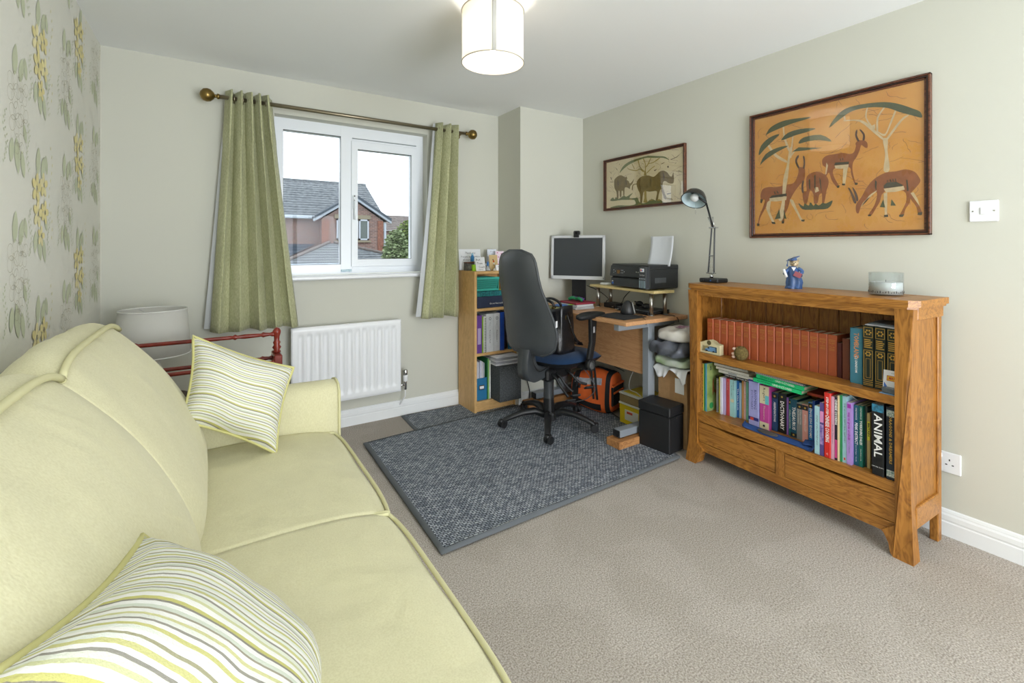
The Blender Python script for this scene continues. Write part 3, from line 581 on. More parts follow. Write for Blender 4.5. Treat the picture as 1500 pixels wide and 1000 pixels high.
# ---------------------------------------------------------------- sofa
M_sofa = fabric('yellow_green_chenille', 'dedab6', 'd4cfa8', 300, .22, .05)
M_pipe = mat('sofa_piping', 'd2cea2', .9, bump=.2)
sf = thing('sofa', 'pale yellow-green three seat sofa along the wallpapered wall', 'sofa', (0, 1.33, 0))
Y0 = -1.33
def loft(section, y0, y1, ny, inset=.10, ctr=None, sag=0):
    """cushion: closed section in x,z swept along y, pulled in towards its centre near the ends"""
    P = smoothpts([(x, 0, z) for x, z in section], 4, True); c = ctr or (sum(p.x for p in P)/len(P), sum(p.z for p in P)/len(P)); n = len(P)
    b = MB(); ys = [y0+(y1-y0)*(.5-.5*math.cos(math.pi*j/ny)) for j in range(ny+1)]
    def pt(u, v):
        j = round(v*ny); y = ys[j]; t = abs(2*(y-y0)/(y1-y0)-1); k = 1-inset*t**5-(.0 if t < .999 else .10)
        p = P[round(u*n) % n]; x = c[0]+(p.x-c[0])*k; z = c[1]+(p.z-c[1])*k
        z += .005*math.sin(p.x*26+y*11)*(1-t)+(.004*math.sin(y*45+p.x*18)*(1-t)*(p.z > .6)) + sag*(1-t*t)
        return (x, y+Y0, z)
    b.grid(pt, n, ny, cu=True); m = n
    b.add([b.v[i] for i in range(n)], [list(range(n))], True); b.add([b.v[ny*n+i] for i in range(n)], [list(range(n))], True)
    return b, P, c
back = [(-.44, .48), (-.445, .75), (-.40, .93), (-.34, .995), (-.285, .985), (-.22, .925), (-.135, .82), (-.065, .70), (-.02, .59), (-.012, .50), (-.05, .455), (-.24, .44)]
for (a, b_) in ((-.085, .622), (.618, 1.325), (1.315, 2.03)):
    b, P, c = loft(back, a, b_, 22, .13); o = b.build('back_cushion', M_sofa, sf); 
    pts = []
    for j in range(23):
        y = a+(b_-a)*j/22; t = abs(2*j/22-1); k = 1-.13*t**5; x, z = c[0]+(-.272-c[0])*k, c[1]+(.981-c[1])*k
        pts.append((x+.004, y+Y0, z+.004))
    MB().tube(pts, .0075, 8).build('piping', M_pipe, o)
seat = [(-.30, .30), (-.31, .38), (-.29, .455), (-.15, .482), (.05, .492), (.25, .488), (.37, .474), (.435, .452), (.452, .41), (.452, .34), (.44, .295), (.1, .285)]
for (a, b_) in ((-.085, .627), (.623, 1.332), (1.328, 2.035)):
    b, P, c = loft(seat, a, b_, 18, .035, (.1, .38)); o = b.build('seat_cushion', M_sofa, sf)
    front = []
    for j in range(19):
        y = a+.01+(b_-a-.02)*j/18; t = abs(2*j/18-1); k = 1-.035*t**5; front.append((.1+(.447-.1)*k, y+Y0, .38+(.452-.38)*k))
    l = [(.447-.02*i, b_-.008+Y0, .452+.014*min(1, i/6)) for i in range(1, 30)]; r = [(.447-.02*i, a+.008+Y0, .452+.014*min(1, i/6)) for i in range(1, 30)]
    MB().tube(r[::-1]+front+l, .006, 8).build('piping', M_pipe, o)
fr = MB(); fr.box(-.47, -.20+Y0, .07, .44, 2.18+Y0, .29, .02); fr.box(-.485, -.20+Y0, .07, -.40, 2.18+Y0, .88, .03); fr.build('frame', M_sofa, sf)
def arm(y0, y1):
    b = MB(); prof_ = [(y0, .08), (y0-.004, .56), (y0, .62), (y0+.02, .648), (y0+.06, .657), (y1-.06, .655), (y1-.02, .645), (y1, .615), (y1+.002, .56), (y1, .08)]
    P = [(p[0]+Y0, p[1]) for p in prof_]
    def g(u, v):
        i = round(u*(len(P)-1)); y, z = P[i]; x = -.46+.915*v
        rise = .02*(1-v) if z > .5 else 0
        if v > .985: x = .452
        return (x, y, z+rise)
    b.grid(g, len(P)-1, 12); b.add([(.452, y, z) for y, z in P], [list(range(len(P)))]); b.add([(-.46, y, z+(.02 if z > .5 else 0)) for y, z in P], [list(range(len(P)))])
    o = b.build('arm', M_sofa, sf); MB().tube([(.452, y, z) for y, z in P], .006, 8).build('piping', M_pipe, o)
arm(2.04, 2.185); arm(-.235, -.09)
for x in (-.4, .38):
    for y in (-.16, 2.12): MB().lathe([(.016, 0), (.024, .075)], 12, T3((x, y+Y0, 0)), caps=True).build('foot', wood('dark_wood', '4a3222', '2e1e14', 'Z'), sf)

# ---------------------------------------------------------------- striped cushions
def stripes(name):
    m = bpy.data.materials.new(name); N, L = nt(m); b = N['Principled BSDF']; b.inputs['Roughness'].default_value = .9; b.inputs['Specular IOR Level'].default_value = .1
    at = N.new('ShaderNodeAttribute'); at.attribute_name = 'stripe'
    nz = N.new('ShaderNodeTexNoise'); nz.inputs['Scale'].default_value = 9; tc = N.new('ShaderNodeTexCoord'); L.new(tc.outputs['Object'], nz.inputs['Vector'])
    m1 = N.new('ShaderNodeMath'); m1.operation = 'MULTIPLY_ADD'; m1.inputs[1].default_value = .03; L.new(nz.outputs['Fac'], m1.inputs[0]); L.new(at.outputs['Fac'], m1.inputs[2])
    m2 = N.new('ShaderNodeMath'); m2.operation = 'MULTIPLY'; m2.inputs[1].default_value = 3.5; L.new(m1.outputs[0], m2.inputs[0])
    m3 = N.new('ShaderNodeMath'); m3.operation = 'FRACT'; L.new(m2.outputs[0], m3.inputs[0])
    rp = N.new('ShaderNodeValToRGB'); rp.color_ramp.interpolation = 'CONSTANT'
    seq = [('e9e8e2', .0), ('a3a084', .05), ('dfe3d8', .08), ('c8c68c', .13), ('e9e8e2', .18), ('97948a', .23), ('dcdfd0', .26), ('c9cba0', .32), ('e9e8e2', .36), ('c3c07a', .44), ('8f8b80', .49), ('e6e6e0', .52), ('cdd3c4', .58), ('a19c8a', .63), ('e9e8e2', .66), ('cccb98', .72), ('e2e4da', .76), ('9a978c', .82), ('e9e8e2', .85), ('c5c384', .91), ('dfe3d8', .95)]
    cr = rp.color_ramp
    while len(cr.elements) < len(seq): cr.elements.new(.5)
    for e, (c, p) in zip(cr.elements, seq): e.position = p; e.color = lin(c)
    L.new(m3.outputs[0], rp.inputs[0]); L.new(rp.outputs[0], b.inputs['Base Color'])
    n = N.new('ShaderNodeTexNoise'); n.inputs['Scale'].default_value = 400; L.new(tc.outputs['Object'], n.inputs['Vector'])
    bp = N.new('ShaderNodeBump'); bp.inputs['Strength'].default_value = .5; bp.inputs['Distance'].default_value = .002; L.new(n.outputs['Fac'], bp.inputs['Height']); L.new(bp.outputs[0], b.inputs['Normal']); return m
M_str = stripes('striped_weave'); M_lime = mat('lime_piping', 'c9c586', .9, bump=.2)
def scatter(label, TL, TR, BR, BL, thick, toward):
    c = (Vector(TL)+Vector(TR)+Vector(BR)+Vector(BL))/4; nrm = (Vector(TR)-Vector(TL)).cross(Vector(BL)-Vector(TL)).normalized()
    if nrm.dot(Vector(toward)) < 0: nrm = -nrm
    t = thing('cushion', label, 'cushion', c, group='striped cushions on the sofa')
    TLr, TRr, BRr, BLr = [Vector(p)-c for p in (TL, TR, BR, BL)]; c = Vector((0, 0, 0)); nn = 26
    def base(u, v):
        # sides sag inwards between the corners
        uu = .5+(u-.5)*(1-.09*(1-(2*v-1)**2)); vv = .5+(v-.5)*(1-.09*(1-(2*u-1)**2))
        return (TLr*(1-uu)*(1-vv)+TRr*uu*(1-vv)+BRr*uu*vv+BLr*(1-uu)*vv)
    def side(sgn, th):
        def g(u, v):
            k = ((1-abs(2*u-1)**2.6)*(1-abs(2*v-1)**2.6))**.55
            wr = .004*math.sin(23*u+6*v)*abs(2*v-1)**2+.003*math.sin(31*v+5*u)*abs(2*u-1)
            return base(u, v)+nrm*sgn*(th*k+(wr*k if k > .02 else 0))
        return g
    for (sgn, mm, nm, th) in ((1, M_str, 'striped_front', thick*.6), (-1, M_lime, 'plain_back', thick*.45)):
        o = MB().grid(side(sgn, th), nn, nn).build(nm, mm, t, fix=False)
        at = o.data.attributes.new('stripe', 'FLOAT', 'POINT')
        for j in range(nn+1):
            for i in range(nn+1): at.data[j*(nn+1)+i].value = j/nn+.02*math.sin(i*.35)
    edge = [base(i/20, 0) for i in range(20)]+[base(1, i/20) for i in range(20)]+[base(1-i/20, 1) for i in range(20)]+[base(0, 1-i/20) for i in range(20)]
    MB().tube(edge, .0055, 8, closed=True).build('piping', M_lime, t); return t
scatter('striped cushion propped in the far corner of the sofa against its arm', (-.055, 1.985, .915), (.265, 1.955, .765), (.195, 1.865, .485), (-.085, 1.86, .66), .15, (0, -1, .3))
scatter('striped cushion nearest the camera, leaning on the sofa back cushion', (-.095, .955, .76), (.165, .905, .475), (.10, .52, .56), (-.17, .565, .86), .13, (.4, -.2, 1))

# ---------------------------------------------------------------- lamp and towel rail behind the sofa
st = thing('side_table', 'small dark round side table hidden behind the sofa under the lamp', 'side table', (-.25, 2.99, 0))
MB().cyl((0, 0, .43), .16, .02, 28).build('table_top', wood('dark_wood', '4a3222', '2e1e14', 'X'), st); MB().lathe([(.03, .02), (.018, .1), (.018, .40), (.04, .43)], 16).build('pedestal', MATS['dark_wood'], st); MB().cyl((0, 0, 0), .12, .02, 24).build('base', MATS['dark_wood'], st)
tl = thing('table_lamp', 'white tapered drum table lamp in the corner behind the sofa', 'table lamp', (-.25, 2.99, .45))
MB().lathe([(.06, 0), (.06, .012), (.02, .03), (.035, .09), (.045, .14), (.02, .2), (.01, .22), (.01, .30)], 24, caps=True).build('base', mat('cream_ceramic', 'e6e2d6', .3), tl)
M_shade2 = translucent('linen_shade', 'ecebe6', .35)
sh = MB().grid(lambda u, v: ((.158-.016*v)*math.cos(2*math.pi*u), (.158-.016*v)*math.sin(2*math.pi*u), .232+.228*v), 40, 1, cu=True).build('shade', M_shade2, tl, fix=False)
sh.modifiers.new('t', 'SOLIDIFY').thickness = .002
for (r_, z) in ((.158, .232), (.142, .460)): MB().tube([(r_*math.cos(2*math.pi*i/40), r_*math.sin(2*math.pi*i/40), z) for i in range(40)], .003, 6, closed=True).build('rim', mat('linen_trim', 'e9e9e4', .8), tl)
for k in range(3):
    a = k*2*math.pi/3; MB().tube([(0, 0, .42), (.142*math.cos(a), .142*math.sin(a), .455)], .0016, 5).build('spider_wire', M_white, tl)
MB().ball((0, 0, .35), .028).build('bulb', M_white, tl)
M_mahog = mat('red_mahogany', '7a2a1e', .3, var=.25, vs=20)
tr = thing('towel_rail', 'dark red turned-wood towel rail standing behind the sofa', 'towel rail', (0, 2.60, 0))
xa, xb = -.46, .275
rail_prof = lambda L_: [(.011, 0), (.016, .02), (.010, .03), (.013, .05), (.017, .06), (.010, .07), (.0125, .10), (.014, .14), (.010, .17), (.0175, .18), (.010, .19), (.0115, .2), (.0115, L_/2)]
def rail(y, z):
    L_ = xb-xa; p = rail_prof(L_); p = p+[(r_, L_-q) for r_, q in reversed(p[:-1])]
    MB().lathe([(r_*.8, q) for r_, q in p], 12, T3((xa, y, z)) @ RY(90), caps=True).build('rail', M_mahog, tr)
rail(0, .795); rail(-.055, .665); rail(.055, .665); rail(-.055, .3); rail(.055, .3)
for x in (xa, xb):
    MB().lathe([(.012, .70), (.020, .705), (.013, .715), (.021, .728), (.013, .74), (.018, .752), (.012, .762), (.013, .78), (.019, .80), (.019, .81), (.012, .823), (0, .828)], 14, T3((x, 0, 0))).build('finial_post', M_mahog, tr)
    MB().box(x-.018, -.07, .63, x+.018, .07, .70, .004).build('cross_block', M_mahog, tr)
    for s_ in (-1, 1): MB().tube([(x, s_*.055, .65), (x, s_*.06, .4), (x, s_*.09, .2), (x, s_*.14, 0)], [.018, .014, .016, .018], 10).build('leg', M_mahog, tr)

# ---------------------------------------------------------------- woven mats
def weave():
    m = bpy.data.materials.new('woven_grey'); N, L = nt(m); b = N['Principled BSDF']; b.inputs['Roughness'].default_value = .95; b.inputs['Specular IOR Level'].default_value = .1
    tc = N.new('ShaderNodeTexCoord'); at = N.new('ShaderNodeMapping'); L.new(tc.outputs['Object'], at.inputs[0])
    nz = N.new('ShaderNodeTexNoise'); nz.inputs['Scale'].default_value = 6; L.new(tc.outputs['Object'], nz.inputs['Vector'])
    vm = N.new('ShaderNodeVectorMath'); vm.operation = 'MULTIPLY_ADD'; vm.inputs[1].default_value = (.02, .02, 0); L.new(nz.outputs['Color'], vm.inputs[0]); L.new(at.outputs[0], vm.inputs[2])
    br = N.new('ShaderNodeTexBrick'); br.inputs['Scale'].default_value = 1; br.inputs['Brick Width'].default_value = .022; br.inputs['Row Height'].default_value = .012; br.inputs['Mortar Size'].default_value = .0028; br.inputs['Mortar Smooth'].default_value = .8
    br.inputs['Color1'].default_value = lin('d0d6dc'); br.inputs['Color2'].default_value = lin('8b949e'); br.inputs['Mortar'].default_value = lin('363c44'); L.new(vm.outputs[0], br.inputs['Vector'])
    n2 = N.new('ShaderNodeTexNoise'); n2.inputs['Scale'].default_value = 130; n2.inputs['Detail'].default_value = 2; L.new(tc.outputs['Object'], n2.inputs['Vector'])
    rp = N.new('ShaderNodeValToRGB'); e = rp.color_ramp.elements; e[0].position = .38; e[0].color = (.55, .57, .60, 1); e[1].position = .62; e[1].color = (1, 1, 1, 1); L.new(n2.outputs['Fac'], rp.inputs[0])
    mx = N.new('ShaderNodeMix'); mx.data_type = 'RGBA'; mx.blend_type = 'MULTIPLY'; mx.inputs[0].default_value = .9; L.new(br.outputs[0], mx.inputs['A']); L.new(rp.outputs[0], mx.inputs['B']); L.new(mx.outputs['Result'], b.inputs['Base Color'])
    bp = N.new('ShaderNodeBump'); bp.inputs['Strength'].default_value = .8; bp.inputs['Distance'].default_value = .004; bp.invert = True; L.new(br.outputs['Fac'], bp.inputs['Height']); L.new(bp.outputs[0], b.inputs['Normal']); return m
M_weave = weave(); M_bind = mat('grey_binding', '62676b', .8)
def mat_rug(label, corners, z, waves, seedp):
    """corners: near-left, far-left, far-right, near-right on the floor"""
    r = thing('rug', label, 'rug', (0, 0, 0), group='woven grey mats'); A, B_, C_, D_ = [Vector((x, y, 0)) for x, y in corners]
    def f(u, v):
        p = A*(1-u)*(1-v)+D_*u*(1-v)+C_*u*v+B_*(1-u)*v
        p.z = z+.006+waves*(1+math.sin(p.x*5+seedp)*math.sin(p.y*4+1))*.5; return p
    nx, ny = 46, 46
    MB().grid(lambda u, v: f(.012+.976*u, .012+.976*v), nx, ny).build('weave', M_weave, r, fix=False)
    e = [f(i/30, 0) for i in range(30)]+[f(1, i/30) for i in range(30)]+[f(1-i/30, 1) for i in range(30)]+[f(0, 1-i/30) for i in range(30)]
    i_ = [f(.014+.972*max(0, min(1, u)), .014+.972*max(0, min(1, v))) for u, v in [(i/30, 0) for i in range(30)]+[(1, i/30) for i in range(30)]+[(1-i/30, 1) for i in range(30)]+[(0, 1-i/30) for i in range(30)]]
    n = len(e); b = MB(); lo = [Vector((p.x, p.y, z)) for p in e]
    up = Vector((0, 0, .003))
    b.add([p+up for p in i_]+e+lo, [[i, (i+1) % n, n+(i+1) % n, n+i] for i in range(n)]+[[n+i, n+(i+1) % n, 2*n+(i+1) % n, 2*n+i] for i in range(n)], True)
    b.build('binding', M_bind, r, fix=False); return r
mat_rug('smaller woven grey mat under the pine shelf, against the window wall', [(1.14, 2.93), (1.155, 3.265), (2.6, 3.2), (2.6, 2.93)], .001, 0, 0)
mat_rug('large woven grey mat under the office chair', [(.765, 1.695), (.79, 2.915), (2.62, 3.02), (2.28, 1.725)], .008, .006, 2)
# ---------------------------------------------------------------- narrow pine-effect shelf unit by the window
M_pine = wood('beech_veneer', 'e0b67a', 'cda268', 'Z', .5, 60); M_pineX = wood('beech_veneer_x', 'e0b67a', 'cda268', 'X', .5, 60)
ps = thing('shelf_unit', 'narrow beech-effect shelf unit between the right curtain and the office chair', 'shelf unit', (1.625, 3.015, 0.006))
for x in (0, .352): MB().box(x, 0, 0, x+.02, .265, 1.045, .001).build('side_panel', M_pine, ps)
MB().box(.02, 0, 1.025, .352, .265, 1.045, .001).build('top_panel', M_pineX, ps)
for z in (.748, .415, .06): MB().box(.02, .004, z, .352, .258, z+.02, .001).build('shelf', M_pineX, ps)
MB().box(.02, .014, 0, .352, .03, .06).build('plinth', M_pineX, ps); MB().box(.02, .258, .06, .352, .264, 1.025).build('back_panel', M_pineX, ps)
def solid(name, label, cat, x0, y0, z0, x1, y1, z1, m, b=.002, group=None, rz=0):
    return tag(MB().box(-(x1-x0)/2, -(y1-y0)/2, 0, (x1-x0)/2, (y1-y0)/2, z1-z0, b).build(name, m, None, ((x0+x1)/2, (y0+y1)/2, z0), rz), label, cat, group)
PX, PY = 1.65, 3.03          # inside left, front
# teal basket with a real grid of slots
bk = thing('basket', 'turquoise slotted plastic basket on the top shelf of the beech unit', 'basket', (1.65, 3.035, .903)); M_teal = mat('turquoise_plastic', '3fb3a4', .4)
def slotted(x0, x1, z0, z1, nx, nz, fn, b):
    dx, dz = (x1-x0)/nx, (z1-z0)/nz
    for i in range(nx+1): b.add(*boxv(fn, x0+i*dx-dx*.25, x0+i*dx+dx*.25, z0, z1))
    for k in range(nz+1): b.add(*boxv(fn, x0, x1, z0+k*dz-dz*.2, z0+k*dz+dz*.2))
def boxv(fn, x0, x1, z0, z1):
    vs = [fn(x, z, d) for d in (0, .002) for z in (z0, z1) for x in (x0, x1)]
    return vs, [(0, 1, 3, 2), (4, 6, 7, 5), (0, 4, 5, 1), (2, 3, 7, 6), (0, 2, 6, 4), (1, 5, 7, 3)]
b = MB(); slotted(.008, .185, .015, .088, 17, 5, lambda x, z, d: (x*(1+(z-.05)*.6), .006-z*.05+d, z), b); b.box(0, -.004, .084, .20, .003, .103, .001); b.box(.003, 0, 0, .19, .006, .014, .001)
b.build('slotted_side', M_teal, bk, fix=False)
for x in (0, .192): MB().box(x, 0, 0, x+.004, .17, .1).build('end_wall', M_teal, bk)
MB().box(.004, .003, 0, .192, .17, .004).build('bottom', M_teal, bk); MB().box(.004, .166, .004, .192, .17, .1).build('back_wall', M_teal, bk); MB().box(.008, .018, .006, .186, .160, .088, .006).build('shade_block', M_black2, bk)  # black block inside stands in for the shade seen through the slots
tb = solid('box_file', 'teal patterned flat box under the turquoise basket', 'box', PX, PY, .862, PX+.29, 3.22, .900, mat('teal_pattern', '1f8d8f', .5, c2='0d4d57', vs=120)); 
nb = solid('box_file', 'dark navy storage box with white lettering, lowest on the top shelf', 'box', PX+.005, PY, .776, PX+.30, 3.23, .860, mat('navy_card', '2b3550', .5, var=.1))
text(nb, 'Grow that audience', T3((.035, -.1012, .03)) @ RX(90), .019, M_wprint)
tag(MB().add([(0, 0, .001), (.15, -.02, .004), (.16, .06, .002), (.07, .05, .018)], [(0, 1, 3), (1, 2, 3), (0, 3, 2), (0, 2, 1)]).build('sticky_note', mat('yellow_note', 'e2d25e', .7), None, (1.74, 3.05, .9015)), 'folded yellow note lying on the teal box', 'note')
def upright(name, label, cat, x0, w_, h_, c, y=PY, z=.437, d=.2, mi=None, group=None):
    return solid(name, label, cat, x0, y, z, x0+w_, y+d, z+h_, mi or mat('cover_'+c, c, .45, var=.06), .0025, group)
o = upright('binder', 'purple lever-arch binder at the left end of the middle shelf', 'binder', 1.650, .047, .285, '6c4396')
MB().box(-.013, -.101, .07, .013, -.1, .19).build('spine_label', mat('label_lilac', 'b9a8cc', .6), o)
o = upright('notebook', 'lime green spiral notebook beside the purple binder', 'notebook', 1.699, .010, .275, '93b93a')
def spiral_fix(o, x, y, z0, z1, m=M_black2):
    b = MB(); n_ = 22
    for i in range(n_):
        z = z0+(z1-z0)*i/(n_-1); b.tube([(x+.006*math.cos(t), y+.006*math.sin(t), z) for t in [2*math.pi*k/8 for k in range(8)]], .0012, 4, closed=True)
    b.build('spiral_binding', m, o, fix=False, kind='stuff')
o = upright('notebook', 'white wire-bound notebook between the lime notebook and the white binders', 'notebook', 1.711, .021, .275, 'e3e4e2'); spiral_fix(o, 0, -.106, .01, .26)
for (x, w_, l, tt) in ((1.734, .064, 'wide white lever-arch binder with small round logo and grey print', 'Resource Pack'), (1.800, .054, 'narrower white binder with round logo, right of the wide one', 'Attachment 1')):
    o = upright('binder', l, 'binder', x, w_, .292, 'dfe1e6'); 
    MB().tube([(.008*math.cos(t), -.1005, .255+.010*math.sin(t)) for t in [2*math.pi*k/14 for k in range(14)]], .0015, 4, closed=True).build('round_logo', M_ink, o)
    text(o, tt, T3((0, -.1006, .12)) @ RX(90) @ Matrix.Rotation(-math.pi/2, 4, 'Z'), .017, mat('grey_print', '555960', .6)); text(o, 'Volume', T3((.0, -.1006, .215)) @ RX(90) @ Matrix.Rotation(-math.pi/2, 4, 'Z'), .010, MATS['grey_print'])
upright('binder', 'bright blue binder right of the white binders', 'binder', 1.857, .036, .295, '1f4fb4')
upright('binder', 'black and red folder standing half hidden behind the chair back', 'folder', 1.896, .040, .285, '2a1c22', y=PY+.03)
o = upright('magazine_file', 'teal blue cardboard file at the right end of the middle shelf', 'magazine file', 1.938, .036, .16, '1b6c8f', y=PY-.002, d=.028); MB().box(-.012, -.0155, .03, .012, -.0142, .05, .0005).build('label_holder', M_brass, o)
tag(MB().grid(lambda u, v: (.25*u, .17*v, .006*math.sin(9*u+4*v)+.006), 16, 8).build('plastic_wallet', mat('plastic_sheet', 'a9aaa8', .2), None, (1.655, 3.04, .7335)), 'crumpled clear plastic wallet lying on top of the binders', 'wallet').modifiers.new('t', 'SOLIDIFY').thickness = .001
# lower shelf
mf = thing('magazine_file', 'blue cardboard magazine file with label holder on the bottom shelf', 'magazine file', (1.652, 3.035, .087)); M_mf = mat('blue_card', '1d6f9c', .6)
MB().box(0, 0, 0, .088, .003, .165).box(0, .003, 0, .003, .20, .165).box(.085, .003, 0, .088, .20, .165).box(.003, .197, 0, .085, .2, .29).box(.003, .003, 0, .085, .197, .003).build('body', M_mf, mf, fix=False)
MB().box(.022, -.003, .08, .066, 0, .112, .001).build('label_holder', M_brass, mf); MB().box(.027, -.004, .086, .061, -.0028, .106).build('label_card', M_paper, mf)
for i, (w_, c, hh) in enumerate(((.014, 'e5e6ec', .285), (.012, 'd9dae6', .28), (.016, 'cfd2e2', .288), (.012, 'e9e9ea', .28), (.01, 'c7c9d6', .27))):
    tag(MB().box(0, 0, 0, w_-.002, .17, hh, .001).build('document', mat('cover_'+c, c, .7), None, (1.656+i*.0155, 3.045, .0905)), 'white document wallet in the blue magazine file, %s' % ('leftmost', 'second from the left', 'middle one', 'second from the right', 'rightmost')[i], 'document', 'documents in the blue magazine file')
upright('folder', 'dark green folder right of the blue magazine file', 'folder', 1.742, .006, .31, '2f7a4a', z=.087)
upright('folder', 'light green folder beside the dark green one', 'folder', 1.750, .009, .30, '9ccf7c', z=.087)
upright('folder', 'cream white folder next to the grey granite box', 'folder', 1.761, .012, .29, 'dfe2dc', z=.087)
gb = thing('storage_box', 'grey granite-patterned storage box jutting out of the bottom shelf', 'storage box', (1.779, 2.91, .087)); M_gran = mat('granite_card', '2f3234', .7, c2='5c6062', vs=130)
MB().box(0, 0, 0, .19, .28, .245, .002).build('body', M_gran, gb); MB().box(-.002, -.002, .225, .192, .282, .262, .002).build('lid', M_gran, gb)
for i in range(7):
    tag(MB().box(0, 0, 0, .20, .25, .0085, .0005).build('paper_stack', mat('paper_%d' % (i % 3), ('e9eaf0', 'cfd0da', 'b9bbc4')[i % 3], .7), None, (1.768+.004*(i % 3), 2.945+.006*((i*2) % 3), .350+i*.0090), (i*5 % 7)-3+(0 if i else 2)), 'thin sheaf of white papers, %s of the pile on the granite box' % ('lowest', 'second from the bottom', 'third from the bottom', 'middle', 'third from the top', 'second from the top', 'topmost')[i], 'papers', 'papers on the granite box')
# cards and odds and ends on top
zt = 1.052
def card(label, x, y, w_, h_, rz, m, lean=12, lines=None, cat='card', tent=True):
    t_ = thing('greeting_card', label, cat, (x, y, zt), rz); M = RX(-lean)
    MB().box(-w_/2, 0, 0, w_/2, .0012, h_, M=M).build('front_leaf', m, t_)
    if tent: MB().box(-w_/2, 0, 0, w_/2, .0012, h_, M=T3((0, 2*h_*math.sin(math.radians(lean)), 0)) @ RX(lean)).build('back_leaf', M_paper, t_)
    for (s_, dx, dz, sz) in (lines or []): text(t_, s_, M @ T3((dx, -.0006, dz)) @ RX(90), sz, M_ink)
    return t_
MB_ = MB
o = thing('greeting_card', 'wide white handwritten thank-you card pinned at the back of the beech unit top', 'card', (1.72, 3.255, zt), 0)
MB().box(-.098, 0, .002, .095, .0012, .165, M=RX(-6)).build('front_leaf', M_paper, o); MB().box(-.09, .03, 0, .09, .0312, .150, M=RX(6)).build('back_leaf', M_paper, o)
for (s_, dz, sz) in (('Thank you', .135, .022), ('You are wonderful x', .105, .020), ('the best team and', .08, .018), ('love from us all', .05, .018)): text(o, s_, RX(-6) @ T3((0, -.0006, dz)) @ RX(90), sz, M_ink, shear=.3)
card('small white card lettered Best Team Coach at the front of the beech unit top', 1.705, 3.06, .085, .105, 5, M_paper, 10, [('Best', -.018, .086, .022), ('Team', -.005, .058, .022), ('Coach', .01, .03, .022), ('all year long', 0, .012, .008)])
for (x, z, c) in ((.033, .09, 'd0a63a'), (.03, .04, 'd0a63a')): pass
card('white card with a brown animal border behind the tan card', 1.90, 3.21, .085, .165, 0, mat('card_bluewhite', 'e3e8f2', .6), 8, [('To a dear', .01, .145, .013), ('friend', .01, .125, .013)])
o = card('pink spotted card leaning at the back right of the beech unit top', 1.945, 3.17, .075, .15, -5, mat('card_palepink', 'ecd9e4', .6), 8)
b = MB(); rnd = random.Random(4)
for i in range(13): b.add([(cx_+.005*math.cos(t), -.0003, cz_+.005*math.sin(t)) for cx_, cz_ in [(rnd.uniform(-.032, .032), rnd.uniform(.03, .145))] for t in [k*math.pi/4 for k in range(8)]], [list(range(8))], False, 0, RX(-8))
b.build('printed_spots', mat('spot_pink', 'c84a86', .6), o, fix=False)
o = card('small tan card with a robin standing in the middle of the beech unit top', 1.855, 3.12, .075, .12, 0, mat('card_tan', 'cfb583', .7), 8)
for (x, z, r_, c) in ((.0, .07, .008, 'c4521f'), (.002, .052, .007, 'e8e2d6'), (-.004, .082, .005, '4a3220')): MB().ball((x, 0, z), r_, .0008, r_, 10, 6, M=RX(-8) @ T3((0, -.0012, 0))).build('printed_robin', mat('robin_'+c, c, .7), o)
for x in (-.004, .005): MB().box(x, -.001, .03, x+.001, -.0004, .045, M=RX(-8)).build('robin_leg', M_ink, o)
card('little white folded note card at the front right', 1.862, 3.05, .06, .045, 3, M_paper, 12, [('Hello', .0, .03, .011)])
o = thing('pill_bottle', 'small blue bottle standing in front of the thank-you card', 'bottle', (1.70, 3.19, zt+.068)); 
MB().lathe([(.013, 0), (.015, .004), (.015, .035), (.008, .046), (.006, .052)], 16, caps=True).build('body', mat('blue_clear', '3f8fd0', .2), o); MB().cyl((0, 0, .05), .009, .014, 14).build('cap', mat('pale_blue_cap', 'a8d4ee', .4), o)
o = thing('stand', 'small wooden desk organiser under the blue bottle', 'organiser', (1.69, 3.19, zt))
MB().box(-.05, -.03, .055, .05, .03, .066, .002).build('top_board', MATS['mahogany_frame'], o); MB().box(-.05, -.028, 0, .05, .028, .055, .002).build('drawer_body', mat('organiser_dark', '4b4a45', .6, c2='8b8a84', vs=60), o)
solid('notepad', 'lime green sticky note block at the left end of the unit top', 'notepad', 1.645, 3.07, zt, 1.672, 3.10, zt+.048, mat('lime_pad', '9ad02c', .7))
o = thing('clip', 'small blue topped clothes peg ornament between the cards', 'ornament', (1.775, 3.08, zt)); MB().lathe([(.022, 0), (.022, .01), (.012, .02), (.008, .035)], 16, caps=True).build('base', mat('clear_grey', 'b5b9bb', .2), o); MB().ball((0, 0, .052), .008, .008, .02).build('top', mat('peg_blue', '3d83c8', .4), o)
o = thing('ornament', 'little cream pyramid ornament at the shelf front', 'ornament', (1.815, 3.045, zt)); MB().lathe([(.018, 0), (.014, .008), (.002, .022)], 4, caps=True).build('body', mat('cream_stone', 'd8d0ba', .6), o)
o = thing('tape_roll', 'clear tape dispenser between the cards', 'tape', (1.80, 3.14, zt)); MB().tube([(.02*math.cos(t), 0, .028+.02*math.sin(t)) for t in [k*math.pi/8 for k in range(16)]], .007, 8, closed=True).build('roll', mat('clear_grey', 'b5b9bb', .2), o); MB().box(-.035, -.012, 0, .035, .012, .01, .002).build('base', MATS['clear_grey'], o)
for (x, c, l) in ((1.892, 'd8483c', 'red marker pen lying at the front right of the unit top'), (1.94, 'd8d23a', 'yellow highlighter lying beside the red marker')):
    o = thing('marker_pen', l, 'pen', (x, 3.045, zt+.0085)); MB().cyl((-.03, 0, 0), .008, .045, 12, axis='X').build('barrel', mat('pen_'+c, c, .4), o); MB().cyl((.015, 0, 0), .007, .012, 12, axis='X').build('cap', mat('pen_'+c, c, .4), o)
